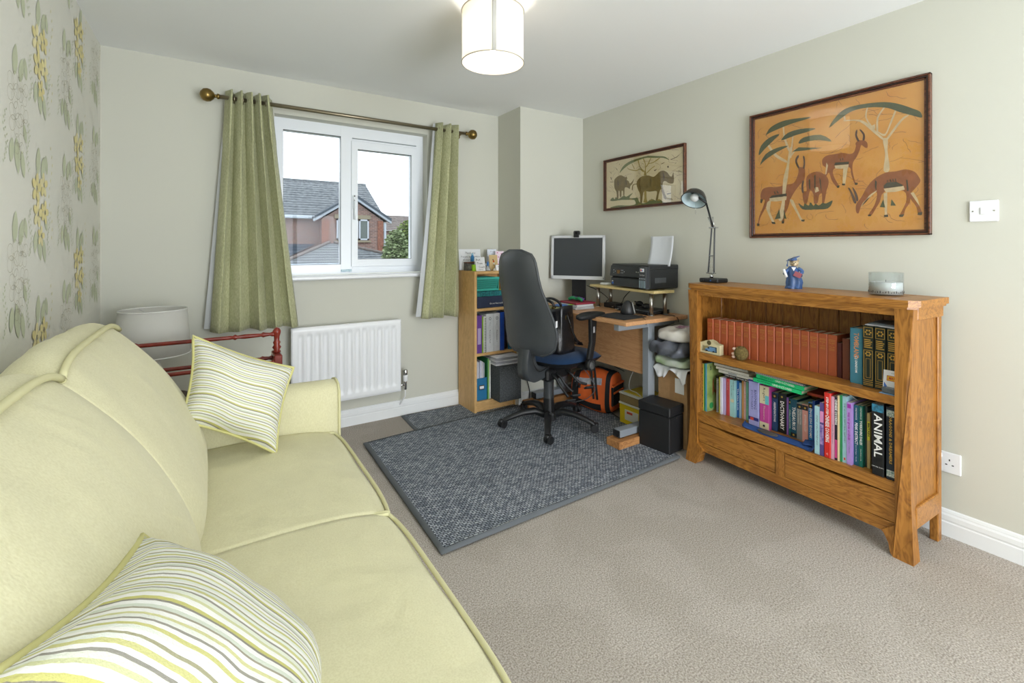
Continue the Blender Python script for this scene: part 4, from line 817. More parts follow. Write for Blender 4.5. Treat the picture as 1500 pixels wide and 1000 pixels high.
o = thing('phone', 'black cordless phone handset propped up at a slant beside the cards', 'phone', (1.935, 3.085, zt+.012)); MB().box(-.018, -.011, 0, .018, .011, .150, .005, M=RY(33)).build('body', M_black, o)
MB().box(-.012, -.0115, .10, .012, -.0105, .13, M=RY(33)).build('screen', mat('phone_screen', '5b5560', .2), o)
b = MB()
for i in range(3):
    for j in range(4): b.box(-.013+i*.010, -.013, .02+j*.017, -.006+i*.010, -.011, .031+j*.017, M=RY(33))
b.build('keys', mat('phone_keys', '7a7072', .5), o, fix=False)

# ---------------------------------------------------------------- desk
M_desk = wood('beech_desktop', 'cf9f72', 'bd8a5e', 'Y', .4, 40); M_grey = mat('grey_powder_coat', '8d949b', .4)
dk = thing('desk', 'beech office desk with grey cantilever legs in the corner', 'desk', (2.055, 1.93, 0))
MB().box(0, 0, .760, .575, 1.03, .785, .003).build('desktop', M_desk, dk)
MB().box(.295, .11, .405, .313, .93, .755, .001).build('modesty_panel', M_desk, dk)
for y in (.10, .965):
    b = MB(); b.box(.28, y-.025, .115, .34, y+.025, .755, .003); b.build('leg', M_grey, dk)
    MB().box(.02, y-.022, .720, .54, y+.022, .759, .003).build('top_beam', M_grey, dk)
    MB().box(.025, y-.028, .072, .52, y+.028, .115, .003).build('foot', M_grey, dk)
    for x in (.017, .52): MB().box(x, y-.028, .072, x+.008, y+.028, .115, .003).build('end_cap', M_black, dk)
    for x in (.07, .47): MB().cyl((x, y, .062), .014, .012, 12).build('glide', M_black, dk)
MB().box(.292, .85, .66, .295, .91, .70).build('label_sticker', mat('pink_label', 'd8b0ac', .6), dk)
M_block = wood('pine_block', 'c08a55', '9d6a3c', 'X', .6, 50)
for (x0, y0, x1, y1, l) in ((2.045, 1.975, 2.31, 2.085, 'rough wooden block raising the near foot of the desk'), (2.0, 2.852, 2.5, 2.942, 'wooden plank raising the far foot of the desk')):
    solid('wood_block', l, 'wood block', x0, y0, .016, x1, y1, .0615, M_block, .003)
solid('wood_block', 'short wooden block under the rear of the near desk foot', 'wood block', 2.44, 1.99, .001, 2.58, 2.075, .0615, M_block, .003)

# ---------------------------------------------------------------- monitor + webcam
mo = thing('monitor', 'silver framed square computer monitor with dark screen on the desk corner', 'monitor', (2.395, 2.755, .785), -56.5)
M_silver = mat('silver_plastic', 'cfd1d3', .35); M_scr = mat('lcd_screen', '3a3e42', .35)
MT = T3((0, 0, .195)) @ RX(-3)
b = MB(); wd, hh, bz = .215, .343, .020
b.box(-wd, -.02, 0, wd, .0, bz+.008, .003, M=MT); b.box(-wd, -.02, hh-bz, wd, .0, hh, .003, M=MT); b.box(-wd, -.02, 0, -wd+bz, 0, hh, .003, M=MT); b.box(wd-bz, -.02, 0, wd, 0, hh, .003, M=MT); b.build('bezel', M_silver, mo)
MB().box(-wd+bz, -.014, bz+.008, wd-bz, -.010, hh-bz, M=MT).build('screen', M_scr, mo); MB().box(-wd+.01, 0, .01, wd-.01, .03, hh-.01, .008, M=MT).build('rear_casing', M_black, mo)
MB().box(wd-.012, -.021, .010, wd-.008, -.0195, .018, M=MT).build('power_led', M_black2, mo)
MB().box(-.055, .025, .012, .055, .048, .25, .004).build('stand_neck', M_black, mo); MB().box(-.10, .0, 0, .10, .11, .014, .004).build('stand_base', M_black, mo)
wc = thing('webcam', 'black webcam clipped on top of the monitor', 'webcam', (2.395, 2.755, .80+.18+.343), -56.5)
MB().box(-.026, -.032, .004, .022, .005, .036, .006).build('body', M_black, wc); MB().box(-.024, -.034, -.016, .018, -.019, .010, .003).build('clip', M_black, wc); MB().cyl((-.002, -.032, .02), .009, .003, 16, M=None, axis='Y').build('lens', mat('lens', '0c0d10', .1), wc)

# ---------------------------------------------------------------- monitor riser, printer
M_birch = wood('pale_birch', 'e2cf95', 'd2bd82', 'X', .5, 40)
rs = thing('riser_shelf', 'pale wooden riser shelf on steel legs standing on the desk', 'shelf', (2.365, 1.985, .785), 0)
rs.rotation_euler = (0, 0, math.radians(85)); 
MB().box(0, -.18, .147, .665, 0, .165, .002).build('shelf_board', M_birch, rs)
for (x, y) in ((.055, -.03), (.055, -.15), (.60, -.03), (.60, -.15)):
    b = MB(); b.cyl((x, y, .004), .013, .140, 16); b.cyl((x, y, 0), .02, .005, 16); b.cyl((x, y, .142), .02, .005, 16); b.build('leg', M_steel, rs)
pr = thing('printer', 'black ink-tank printer on the riser shelf', 'printer', (2.355, 2.022, .952), 0); pr.rotation_euler = (0, 0, math.radians(84-180)); 
# local: x runs towards the viewer's right (world -y), -y faces the room; origin near-right front corner
M_pr = mat('printer_black', '26282a', .38, bump=.15, bs=600); M_prg = mat('printer_grey', '3a3d41', .35)
MB().box(-.375, 0.012, .006, -.003, .268, .158, .006).build('body', M_pr, pr); MB().box(-.375, .006, .130, 0, .268, .163, .006).build('scanner_lid', M_pr, pr)
b = MB(); b.prism([(.012, .07), (-.012, .078), (.0, .150), (.012, .152)], -.372, -.075, 'X'); b.build('control_panel', mat('panel_gloss', '2d3033', .22), pr)
MB().box(-.37, -.004, .008, -.075, .012, .068, .004).build('paper_tray', M_prg, pr)
MB().box(-.070, -.020, .006, -.002, .012, .150, .004).build('ink_tank', M_prg, pr)
b = MB(); 
for i in range(4): b.box(-.064+i*.0155, -.0215, .014, -.055+i*.0155, -.0198, .062, .001)
b.build('ink_windows', mat('ink_window', '8fa3ad', .15), pr, fix=False)
b = MB()
for i in range(4): b.box(-.063+i*.0155, -.0212, .070, -.056+i*.0155, -.0199, .078)
b.build('ink_labels', mat('grey_label', '9aa0a6', .5), pr, fix=False)
MB().box(-.054, -.0212, .118, -.018, -.0198, .140).build('sticker', M_paper, pr); MB().box(-.050, -.0217, .123, -.040, -.0211, .135).build('sticker_red', mat('red_print', 'c9452f', .5), pr); MB().box(-.037, -.0217, .123, -.029, -.0211, .133).build('sticker_blue', mat('blue_print', '3b6fc4', .5), pr)
text(pr, 'EcoTank', T3((-.036, -.0204, .097)) @ RX(90), .012, M_wprint); text(pr, 'EPSON', T3((-.093, -.0065, .112)) @ RX(99), .012, M_wprint)
MB().box(-.300, -.0090, .096, -.272, -.0035, .120, M=None).build('display', mat('lcd_amber', '7a5a2c', .3), pr)
b = MB()
for (x, z) in ((-.335, .12), (-.335, .102), (-.318, .111), (-.255, .12), (-.255, .102), (-.24, .12), (-.24, .102), (-.225, .111)): b.box(x-.003, -.0088, z-.003, x+.003, -.004, z+.003, .001)
b.build('buttons', MATS['grey_label'], pr, fix=False)
MB().box(-.358, -.0052, .022, -.342, -.0038, .034).build('blue_badge', MATS['blue_print'], pr); MB().box(-.356, -.0052, .038, -.346, -.0038, .046).build('white_badge', M_paper, pr)
b = MB()
for i in range(9): b.box(-.004, .06+i*.011, .045, .0006-.003, .067+i*.011, .078)
b.build('side_vent', mat('vent_grey', '55585a', .6), pr, fix=False)
M_sheet = mat('sheet_white', 'dfe3ea', .7)
pp = MB().grid(lambda u, v: (-.215+.205*u+.012*(1-v)**2*1, .0+.045*math.sin(v*1.6)*(1)+.012*math.sin(3*u), .20*v), 10, 14).build('paper_sheet', M_sheet, None, (2.515, 1.985, 1.105)); pp.rotation_euler = (0, 0, math.radians(-96)); tag(pp, 'curled white sheet of paper standing in the back of the printer', 'paper')
pp.modifiers.new('t', 'SOLIDIFY').thickness = .0008
tag(MB().lathe([(0, 0), (.045, 0), (.048, .006), (.04, .014), (0, .016)], 24).build('round_puck', M_white, None, (2.49, 2.54, .951)), 'flat white round gadget at the left end of the riser shelf', 'gadget')

# ---------------------------------------------------------------- things on the desk
tag(MB().box(-.11, -.125, 0, .11, .125, .004, .0018).build('mouse_mat', mat('mat_black', '2a2b2e', .8), None, (2.205, 2.125, .786), 4), 'dark grey mouse mat at the near edge of the desk', 'mouse mat')
ms = thing('vertical_mouse', 'black upright ergonomic mouse with grey grip on the mouse mat', 'mouse', (2.30, 2.15, .7902), -40)
MB().lathe([(.045, 0), (.05, .01), (.042, .045), (.028, .075), (.012, .088), (0, .09)], 20, sx=.95, sy=.75).build('body', M_black, ms)
MB().grid(lambda u, v: (.030+.016*(1-v)+.006*math.sin(u*3), -.024+.05*u, .008+.07*v), 6, 8).build('thumb_grip', mat('grip_grey', '8e8f8a', .5), ms).modifiers.new('t', 'SOLIDIFY').thickness = .006
lp = thing('laptop', 'closed black laptop lying under the riser shelf', 'laptop', (2.49, 2.19, .786), 86)
MB().box(-.15, -.10, .001, .15, .10, .018, .004).build('base', M_black, lp); MB().box(-.15, -.10, .019, .15, .10, .028, .003).build('lid', mat('laptop_lid', '3c4044', .35), lp)
ub = thing('usb_hub', 'small black docking box with cables under the riser shelf', 'dock', (2.50, 2.46, .786), 82)
MB().box(-.07, -.05, 0, .07, .05, .035, .004).build('body', M_black, ub); MB().box(-.05, .0505, .01, -.03, .0515, .016).build('port', M_steel, ub)
hp = thing('headset', 'black headset lying on the closed laptop', 'headset', (2.48, 2.18, .816), 60)
MB().tube(smoothpts([(-.07, 0, .02), (-.06, .03, .035), (0, .05, .04), (.06, .03, .035), (.07, 0, .02)], 4), .005, 8).build('headband', M_black, hp)
for s_ in (-1, 1): MB().ball((s_*.07, 0, .02), .016, .028, .019).build('ear_cushion', M_black2, hp)
def cable(label, pts, r_=.0028, m=None, name='cable', off=(0, 0, 0)):
    return tag(MB().tube(smoothpts(pts, 5), r_, 6).build(name, m or M_black, None, off), label, 'cable')
cable('black cable looping behind the riser from the monitor to the dock', [(2.46, 2.72, .94), (2.50, 2.62, .90), (2.50, 2.52, .85), (2.42, 2.46, .84), (2.42, 2.44, .825)], off=(.07, .08, -.015))
cable('thin black cable running along the desk under the riser shelf', [(2.43, 2.36, .815), (2.38, 2.26, .855), (2.34, 2.2, .90), (2.5, 2.28, .94)], off=(.07, .08, -.015))
cable('black lead trailing off the near right end of the desk', [(2.5, 2.0, .808), (2.48, 1.92, .806), (2.5, 1.875, .806), (2.52, 1.853, .79), (2.53, 1.85, .765)], off=(.0, .075, -.0155))
cable('tangled white cable next to the dock', [(2.36, 2.31, .805), (2.33, 2.25, .812), (2.37, 2.2, .82), (2.33, 2.16, .81), (2.38, 2.13, .812)], .002, M_white, off=(.07, .08, -.015))
cable('black mouse cable crossing the near edge of the desk', [(2.27, 2.05, .815), (2.30, 1.98, .806), (2.22, 1.90, .807), (2.2, 1.862, .80), (2.2, 1.858, .77)], .0018, off=(.03, .075, -.0155))
for (z0, z1, c, l, rz, w_) in ((.786, .804, 'b9babb', 'grey document box folder at the bottom of the pile by the monitor', -4, .20), (.8045, .821, 'd5d7da', 'white ring folder in the pile by the monitor', 2, .19), (.8215, .835, '8e2a3c', 'dark red folder on top of the pile by the monitor', -2, .21)):
    o = solid('folder', l, 'folder', 2.165, 2.50, z0, 2.165+w_-.03, 2.70, z1, mat('cover_'+c, c, .5), .003, None, rz)
tag(MB().box(-.03, -.02, 0, .03, .02, .001).build('sticky_note', mat('lime_pad', '9ad02c', .7), None, (2.168, 2.55, .8213)), 'small green sticky flag on the white ring folder', 'note')
o = thing('pouch', 'purple and green twisted glasses pouch on the dark red folder', 'pouch', (2.25, 2.60, .836), 100)
for (dx, c, ph) in ((-.012, '5c2f7a', 0), (.012, '1f7a4a', 1.6)): MB().tube(smoothpts([(-.06, dx, .012), (-.03, dx+.014*math.cos(ph), .022), (0, dx-.01, .016), (.03, dx+.012*math.cos(ph), .024), (.06, dx, .012)], 4), .012, 8).build('strand', mat('cord_'+c, c, .7), o)
tag(MB().ball((0, 0, .018), .085, .035, .018, 18, 8, e=.7).build('spectacle_case', mat('blue_case', '3c78c8', .4), None, (2.115, 2.60, .786), 80), 'bright blue spectacle case on the desk beside the folders', 'case')
# ---------------------------------------------------------------- office chair
ch = thing('office_chair', 'black and navy swivel office chair in front of the desk', 'office chair', (1.905, 2.485, .018), 12)
M_navy = fabric('navy_fabric', '1f3d63', '16304f', 400, .3); M_shell = mat('charcoal_shell', '3d4144', .36, bump=.25, bs=700)
def lerp_tab(T, v):
    for i in range(len(T)-1):
        if v <= T[i+1][0]:
            t = (v-T[i][0])/(T[i+1][0]-T[i][0]); t = t*t*(3-2*t)*.5+t*.5; return T[i][1]+(T[i+1][1]-T[i][1])*t
    return T[-1][1]
TW = [(0, .12), (.02, .165), (.08, .200), (.2, .215), (.33, .205), (.5, .184), (.65, .166), (.8, .158), (.9, .148), (.955, .128), (.985, .095), (1, .05)]
def backsurf(off, grow):
    def g(u, v):
        s_ = 2*u-1; hw = lerp_tab(TW, v)+grow; z = .535+.655*v; y = hw*math.sin(s_*math.pi/2)
        edge = 1-abs(math.sin(s_*math.pi/2))**3; e2 = min(1, v/.06, (1-v)/.06)
        x = -.215-(z-.55)*.16+.03*(abs(y)/.2)**2-.02*math.sin(v*math.pi)*0+off*(edge*.75+.25)*(.3+.7*e2)
        x += .02*math.cos((v-.25)*6)
        return (x, y, z)
    return g
MB().grid(backsurf(-.040, .004), 18, 26).add([], []).build('back_shell', M_shell, ch, fix=False)
MB().grid(backsurf(.058, .002), 18, 26).build('back_pad', M_navy, ch, fix=False)
e = [backsurf(0, .004)(1, j/26) for j in range(27)]+[backsurf(0, .004)(0, 1-j/26) for j in range(27)]
MB().tube(e, .010, 8, closed=True).build('back_rim', M_shell, ch, fix=False)
MB().box(-.012, 0, -.02, .012, .002, .02, .0005, M=T3((-.185, -.222, .74)) @ RZ(15)).build('label_tag', M_paper, ch)
b = MB()
pr_ = [(-.23, .60), (-.255, .48), (-.25, .40), (-.21, .355), (-.15, .352), (-.07, .372), (-.05, .42), (-.12, .44), (-.165, .46), (-.185, .52), (-.18, .60)]
P = [(p.x, p.z) for p in smoothpts([(a, 0, c) for a, c in pr_], 4, True)]
b.prism(P, -.045, .045, 'Y', smooth=True); b.build('back_bar', M_shell, ch)
MB().tube(smoothpts([(-.20, -.05, .56), (-.24, -.08, .50), (-.2, -.09, .43), (-.08, -.08, .44), (-.02, -.07, .40)], 5), .005, 6).build('back_lever_cable', M_black, ch)
def seatsurf(z0, th, grow):
    def g(u, v):
        a = 2*math.pi*u; k = math.sin(v*math.pi/2); ca, sa = math.cos(a), math.sin(a)
        ex = lambda q: math.copysign(abs(q)**.62, q)
        x = (.245+grow)*ex(ca)*k+.125; y = (.245+grow)*ex(sa)*k; 
        z = z0+th*(1-k**5)+.010*(abs(sa)*k)**2-.028*max(0, ca*k)**4*1.0
        return (x, y, z)
    return g
MB().grid(seatsurf(.465, .052, 0), 36, 12, cu=True).build('seat_pad', M_navy, ch)
MB().grid(seatsurf(.466, -.062, .004), 36, 12, cu=True).build('seat_shell', M_black, ch)
MB().box(-.09, -.07, .335, .16, .07, .412, .012).build('mechanism', M_black, ch)
MB().lathe([(.028, .16), (.028, .27), (.022, .275), (.022, .35)], 20, caps=True).build('gas_column', M_black, ch)
MB().lathe([(.042, .085), (.04, .12), (.034, .20), (.034, .205), (0, .21)], 20).build('hub', M_black, ch)
MB().lathe([(.036, .205), (.034, .27), (.036, .31), (.036, .318), (0, .318)], 18).build('column_cover', M_shell, ch)
for k in range(5):
    a = math.radians(159-12+72*k); M = Matrix.Rotation(a, 4, 'Z')
    prof_ = [(.02, .095, .030), (.10, .128, .027), (.18, .122, .024), (.25, .102, .021), (.305, .082, .019), (.325, .066, .016)]
    b = MB(); vs = []
    for (r_, z, w_) in prof_:
        for q in range(10):
            t = 2*math.pi*q/10; vs.append((r_, w_*math.cos(t), z+w_*.85*math.sin(t)-.008))
    fs = [[i*10+q, i*10+(q+1) % 10, (i+1)*10+(q+1) % 10, (i+1)*10+q] for i in range(5) for q in range(10)]+[list(range(50, 60))]
    b.add(vs, fs, True, 0, M); b.cyl((.325, 0, .05), .014, .03, 12, M=M); arm_o = b.build('base_arm', M_black, ch)
    cs = MB(); M2 = M @ T3((.325, 0, .0)) @ RZ((35, -40, 20, 60, -20)[k])
    for s_ in (-1, 1): cs.cyl((-.012, s_*.014-.008, .047), .025, .016, 18, M=M2, axis='Y')
    cs.build('caster', M_black, arm_o); MB().tube([(.325+.0, 0, .08)]+[(.325, 0, .05)], .009, 8, M=M).box(-.036, -.008, .046, .010, .008, .078, .005, M=M2).build('caster_hood', M_black, arm_o)
for (s_, nm) in ((-1, 'right'), (1, 'left')):
    y = .275*s_
    b = MB(); b.prism([(x, z) for x, z in ((.035, .43), (.085, .43), (.135, .60), (.150, .760), (.080, .760), (.085, .60))], y-.014, y+.014, 'Y'); o = b.build('arm_post', M_black, ch)
    o.modifiers.new('b', 'BEVEL').width = .008; o.modifiers['b'].segments = 2
    MB().box(.040, y-.1*s_, .432, .10, y+.012*s_, .455, .006).build('arm_bracket', M_black, ch)
    MB().cyl((.065, y-(.022 if s_ < 0 else -.006)-.012*(s_ < 0), .462), .038, .034, 24, axis='Y').build('knob', M_black, ch)
    MB().cyl((.065, y+s_*.034-(.003 if s_ > 0 else 0), .462), .028, .004, 24, axis='Y').build('knob_disc', mat('disc_grey', '9b9c9c', .4), ch)
    MB().box(.103, y+s_*.0145, .66, .118, y+s_*.0155, .70).build('arm_label', mat('label_silver', 'b8b8b8', .3), ch)
    def padf(u, v):
        a = 2*math.pi*u; x = .145*math.copysign(abs(math.cos(a))**.7, math.cos(a)); w_ = .047-.012*(x > 0)*(x/.145)
        k = [0, .85, 1, 1, .8, 0][round(v*5)]; z = [-.020, -.020, -.010, .006, .014, .015][round(v*5)]
        return (x*k+.100, w_*math.sin(a)*k+y, z+.778-.006*abs(x/.145)**3)
    MB().grid(padf, 28, 5, cu=True).build('arm_pad', M_black2, ch)
for (x, y, x2, y2, z2) in ((-.05, -.09, -.03, -.19, .235), (-.005, -.09, .035, -.18, .25), (.10, -.10, .17, -.19, .275)):
    b = MB(); b.tube(smoothpts([(x, y+.04, .385), (x, y-.01, .365), ((x+x2)/2, (y+y2)/2, .31), (x2, y2, z2+.02)], 4), .0085, 8); o = b.build('lever', M_black, ch)
    MB().box(-.032, -.02, -.008, .032, .02, .006, .005, M=T3((x2+.008, y2-.012, z2)) @ RZ(-30) @ RX(-25)).build('lever_paddle', M_black, o)
MB().tube([(-.085, -.10, .36), (-.085, -.10, .14)], .003, 6).build('hanging_rod', M_black, ch)
MB().box(-.105, -.125, .095, -.065, -.085, .15, .01).build('rod_clamp', M_black, ch)

# black leather bag on the seat
bg_ = thing('handbag', 'black leather doctor-style bag with brass buckles sitting open on the chair seat', 'bag', (1.885, 2.335, .536), 12)
M_leath = mat('black_leather', '19191b', .32, bump=.7, bs=60, spec=.6, var=.2)
def bagf(u, v):
    a = 2*math.pi*u; ex = lambda q: math.copysign(abs(q)**.35, q); k = 1-.38*max(0, v-.35)**1.1; 
    hx, hy = .095*k, .175*(1-.04*v)
    return (.085+hx*ex(math.cos(a))+.004*math.sin(9*a+5*v), .175+hy*ex(math.sin(a)), .30*v-.012*math.cos(2*a)*v)
MB().grid(bagf, 40, 12, cu=True).build('body', M_leath, bg_).modifiers.new('t', 'SOLIDIFY').thickness = .004
MB().box(.012, .01, 0, .158, .34, .006, .003).build('base', M_leath, bg_)
for y in (.02, .335): MB().tube(smoothpts([(.005, y, .004), (.012, y, .12), (.035, y, .27), (.085, y, .302), (.132, y, .27), (.158, y, .12), (.165, y, .004)], 4), .004, 6).build('piping', mat('tan_edge', '6b5a3a', .5), bg_)
for x in (.05, .12): MB().tube(smoothpts([(x, .09, .29), (x-.015, .10, .325), (x-.02, .16, .345), (x-.015, .23, .33), (x, .25, .29)], 5), .009, 8).build('handle', M_leath, bg_)
for (y, z) in ((.09, .285), (.25, .285)): MB().box(.03, y-.012, z-.01, .04, y+.012, z+.014, .002).build('buckle', M_brass, bg_)
MB().tube([(.07+.014*math.cos(t), .004, .235+.017*math.sin(t)) for t in [k*math.pi/2+math.pi/4 for k in range(4)]], .003, 6, closed=True).build('strap_buckle', M_brass, bg_)
st_ = smoothpts([(.07, .002, .25), (.085, -.012, .20), (.11, -.02, .13), (.15, -.025, .07), (.22, .0, .03), (.28, .06, .012), (.33, .15, .010)], 6)
MB().grid(lambda u, v: st_[round(u*(len(st_)-1))]+Vector((0, 0, .012*(2*v-1))) if u < .55 else st_[round(u*(len(st_)-1))]+Vector((.010*(2*v-1), -.01*(2*v-1), .004)), len(st_)-1, 1).build('shoulder_strap', M_leath, bg_, fix=False).modifiers.new('t', 'SOLIDIFY').thickness = .004
for z in (.17, .19): MB().cyl((.088, -.016, z), .003, .003, 8, axis='Y').build('stud', M_brass, bg_)
MB().grid(lambda u, v: (.03+.11*u, .05+.22*v, .285+.004*math.sin(7*u+9*v)), 5, 8).build('lining', mat('bag_lining', '9b9c6a', .8), bg_, fix=False)
o = tag(MB().grid(lambda u, v: (.25*u, .10*v, .012+.014*math.sin(3*u+2)*math.sin(5*v+1)+.006*math.sin(17*u)), 16, 8).build('scarf', mat('black_cloth', '18191b', .9, bump=.4), None, (2.04, 2.56, .538), 5), 'crumpled black cloth lying on the right rear of the chair seat', 'cloth'); o.modifiers.new('t', 'SOLIDIFY').thickness = .006

# ---------------------------------------------------------------- under the desk
ob = thing('holdall', 'orange and black holdall with a reflective strip on the floor under the desk', 'bag', (2.40, 2.41, .018), 20)
M_or = mat('orange_nylon', 'e0662a', .7, var=.12, vs=8, bump=.3, bs=30); M_bn = mat('black_nylon', '1a1b1d', .8, bump=.3, bs=60); M_ref = mat('reflective_tape', 'cfd2d6', .35, .3, c2='a9a6b4', vs=40)
def hold(y0, y1, k, a0_=0, a1_=1, nu=30, nv=8, mm=None, nm='body', cap=False):
    def g(u, v):
        y = y0+(y1-y0)*v; t = abs((y-.165)/.165); e_ = 1-.16*min(1, t)**5; a = 2*math.pi*(a0_+(a1_-a0_)*u)-math.pi/2
        ex = lambda q, p: math.copysign(abs(q)**p, q)
        zz = .5+.5*ex(math.sin(a), .62); wv = .008*math.sin(y*28+a*2)*zz
        return (.115+(.118*e_*(1-.22*zz**2))*k*ex(math.cos(a), .6)+wv, y, .145+(zz-.5)*(.285+.035*math.sin(y*11+.6))*k*e_+wv*.6+(.012*(k > 1)*0))
    b = MB().grid(g, nu, nv, cu=(a1_-a0_ == 1))
    if cap:
        for v in (0, 1): b.add([g(i/nu, v) for i in range(nu)], [list(range(nu))], True)
    return b.build(nm, mm, ob)
hold(0, .33, 1, 0, 1, 40, 16, M_or, 'body', True)
hold(.012, .045, 1.02, 0, 1, 40, 2, M_bn, 'black_band'); hold(.26, .32, 1.02, 0, 1, 40, 2, M_bn, 'black_band')
hold(.075, .30, 1.02, .67, .72, 3, 8, M_ref, 'reflective_strip'); hold(.075, .30, 1.015, .80, .87, 4, 8, M_bn, 'shoulder_panel'); hold(.03, .31, 1.02, .47, .52, 4, 8, M_bn, 'zip_flap')
MB().box(.02, -.014, .06, .21, .006, .20, .008).build('end_pocket', M_bn, ob); MB().box(.03, -.020, .15, .20, -.012, .165, .003).build('orange_trim', M_or, ob); MB().box(.02, -.018, .20, .21, .0, .215, .003).build('orange_trim', M_or, ob)
for q in ((.10, .24), (.13, .27)):
    MB().tube(smoothpts([(-.0, q[0], .10), (.0, q[0]+.01, .2), (.05, q[0]+.05, .31), (.09, q[1]-.03, .315), (.05, q[1], .24), (.0, q[1]+.01, .16)], 5), .008, 6).build('carry_handle', M_bn, ob)
cable('thin grey lead draped over the orange holdall', [(2.38, 2.70, .30), (2.35, 2.63, .315), (2.34, 2.55, .27), (2.34, 2.50, .2), (2.32, 2.56, .12), (2.28, 2.66, .07), (2.2, 2.72, .025)], .003, mat('lead_grey', '6a6d70', .4))
cable('black plug lead hanging from the under-desk socket', [(2.625, 2.69, .43), (2.58, 2.69, .43), (2.57, 2.66, .40), (2.585, 2.6, .34), (2.56, 2.52, .33), (2.6, 2.46, .3)], .003)
tag(MB().box(2.585, 2.672, .415, 2.629, 2.708, .452, .005).build('plug', M_black, None), 'black mains plug in the under-desk socket', 'plug')
yt = thing('plastic_tub', 'yellow lidded plastic tub on the floor beside the holdall', 'tub', (2.385, 2.085, .018)); M_yel = mat('yellow_plastic', 'd8bd1e', .35); M_clear = mat('milky_rim', 'd4d3c8', .3)
b = MB(); b.prism([(.004, 0), (.216, 0), (.22, .135), (0, .135)], .004, .22, 'X'); b.build('body', M_yel, yt); MB().box(-.004, -.004, .130, .226, .224, .142, .003).build('rim', M_clear, yt)
MB().box(.0, .05, .03, .0035, .17, .10, .001).build('label_sticker', M_clear, yt); MB().box(-.001, .10, .075, .0, .15, .09).build('label_print', mat('red_print', 'c9452f', .5), yt)
yt2 = thing('plastic_tub', 'brown translucent tub with yellow lid stacked on the yellow tub', 'tub', (2.385, 2.085, .161)); MB().box(0, 0, 0, .22, .22, .055, .004).build('body', mat('smoky_tub', '8a7650', .3), yt2); MB().box(-.004, -.004, .055, .224, .224, .068, .004).build('lid_rim', M_clear, yt2); MB().box(.02, .02, .066, .2, .2, .071, .002).build('lid_panel', M_yel, yt2)
cable('white cable lying across the top tub and rising behind it', [(2.40, 2.12, .236), (2.44, 2.20, .236), (2.46, 2.28, .237), (2.50, 2.31, .30), (2.56, 2.30, .39), (2.6, 2.3, .42)], .003, M_white)
sh_ = thing('paper_bin', 'black lidded box standing on the floor beside the bookcase', 'box', (2.240, 1.768, .014), 6)
M_bx = mat('matt_black_box', '1d1e20', .5, bump=.15, bs=400); MB().box(0, 0, 0, .15, .215, .215, .004).build('body', M_bx, sh_); MB().box(-.003, -.003, .219, .153, .218, .275, .006).build('lid', M_bx, sh_); MB().cyl((.07, -.0045, .205), .004, .003, 8, axis='Y').build('catch', M_chrome, sh_)
M_card = mat('brown_cardboard', 'b08a60', .85, var=.06, vs=40)
cb = thing('cardboard_box', 'brown cardboard box with handwritten marks between the black box and the wall', 'cardboard box', (2.405, 1.772, .003)); MB().box(0, 0, 0, .21, .215, .46, .003).build('carton', M_card, cb)
MB().box(-.0008, .09, 0, 0, .125, .46).build('packing_tape', mat('parcel_tape', 'a5805a', .4), cb); MB().box(-.0012, .02, .33, 0, .085, .42).build('address_label', M_paper, cb)
MF = T3((-.0012, .105, .25)) @ RZ(-90) @ RX(90) @ RZ(180)
text(cb, 'R-74  7/4', MF, .03, M_ink, shear=.2, width=.15); text(cb, 'TK181  MM', T3((0, 0, -.045)) @ MF, .026, M_ink, shear=.1, width=.15)
for i, (z, dz, wx, wy) in enumerate(((.38, .02, .05, .075), (.355, .02, .05, .055), (.365, .015, .03, .035))): pass
def heap(name, label, cat, c, rx, ry, rz, m, seed, fold=.16, z0=0, par=None, e=.55):
    rnd = random.Random(seed); ph = [rnd.uniform(0, 6) for _ in range(6)]; b = MB().ball((0, 0, rz), rx, ry, rz, 40, 18, e=e)
    b.v = [(x*(1+fold*.35*math.sin(y*60+ph[0]+z*40)), y*(1+fold*.3*math.sin(x*55+ph[1]+z*50)), max(0, z+rz*fold*(math.sin(x*48+ph[2]+y*31)+math.sin(y*66+ph[3]-x*20))*(z/rz)/2)) for x, y, z in b.v]
    o = b.build(name, m, par, c); 
    return tag(o, label, cat) if label else o
def drape(u, v):
    y = 1.757+.235*u; d = .045+.030*math.sin(9*u+1)+.010*math.sin(23*u)
    if v < .5: return (2.60-.21*v/.5, y, .486+.003*math.sin(20*u))
    q = (v-.5)*2; return (2.39-.020*math.sin(q*1.6)-.006*math.sin(31*u)*q, y+.008*math.sin(14*u)*q, .486-d*q*(1.1 if .3 < u < .55 else 1))
o = tag(MB().grid(drape, 30, 12).build('papers', mat('wrap_paper', 'e4e5ea', .6), None, fix=False), 'white crumpled papers hanging over the edge of the cardboard box', 'papers'); o.modifiers.new('t', 'SOLIDIFY').thickness = .0015
heap('cloth', 'pale grey-green cloth with lime patches folded on the papers', 'cloth', (2.480, 1.880, .490), .130, .118, .030, mat('grey_green_cloth', 'c9cec8', .9, c2='a9c890', vs=7), 1)
heap('plastic_bag', 'crumpled grey plastic bag in the middle of the pile beside the desk leg', 'bag', (2.465, 1.885, .553), .150, .125, .045, mat('grey_plastic', '5b5f68', .35, var=.25, vs=14), 2, .3)
heap('plastic_bag', 'white carrier bag with purple print on top of the pile beside the desk leg', 'bag', (2.480, 1.865, .645), .135, .112, .040, mat('white_carrier', 'd9d6cf', .45, var=.05, vs=12), 3, .12)
tag(MB().box(-.05, -.04, 0, .04, .04, .001).build('printed_leaflet', mat('magenta_print', '8a3c78', .5, c2='d9b9cc', vs=60), None, (2.50, 1.86, .7275), 20), 'purple leaflet lying on the white carrier bag', 'leaflet')
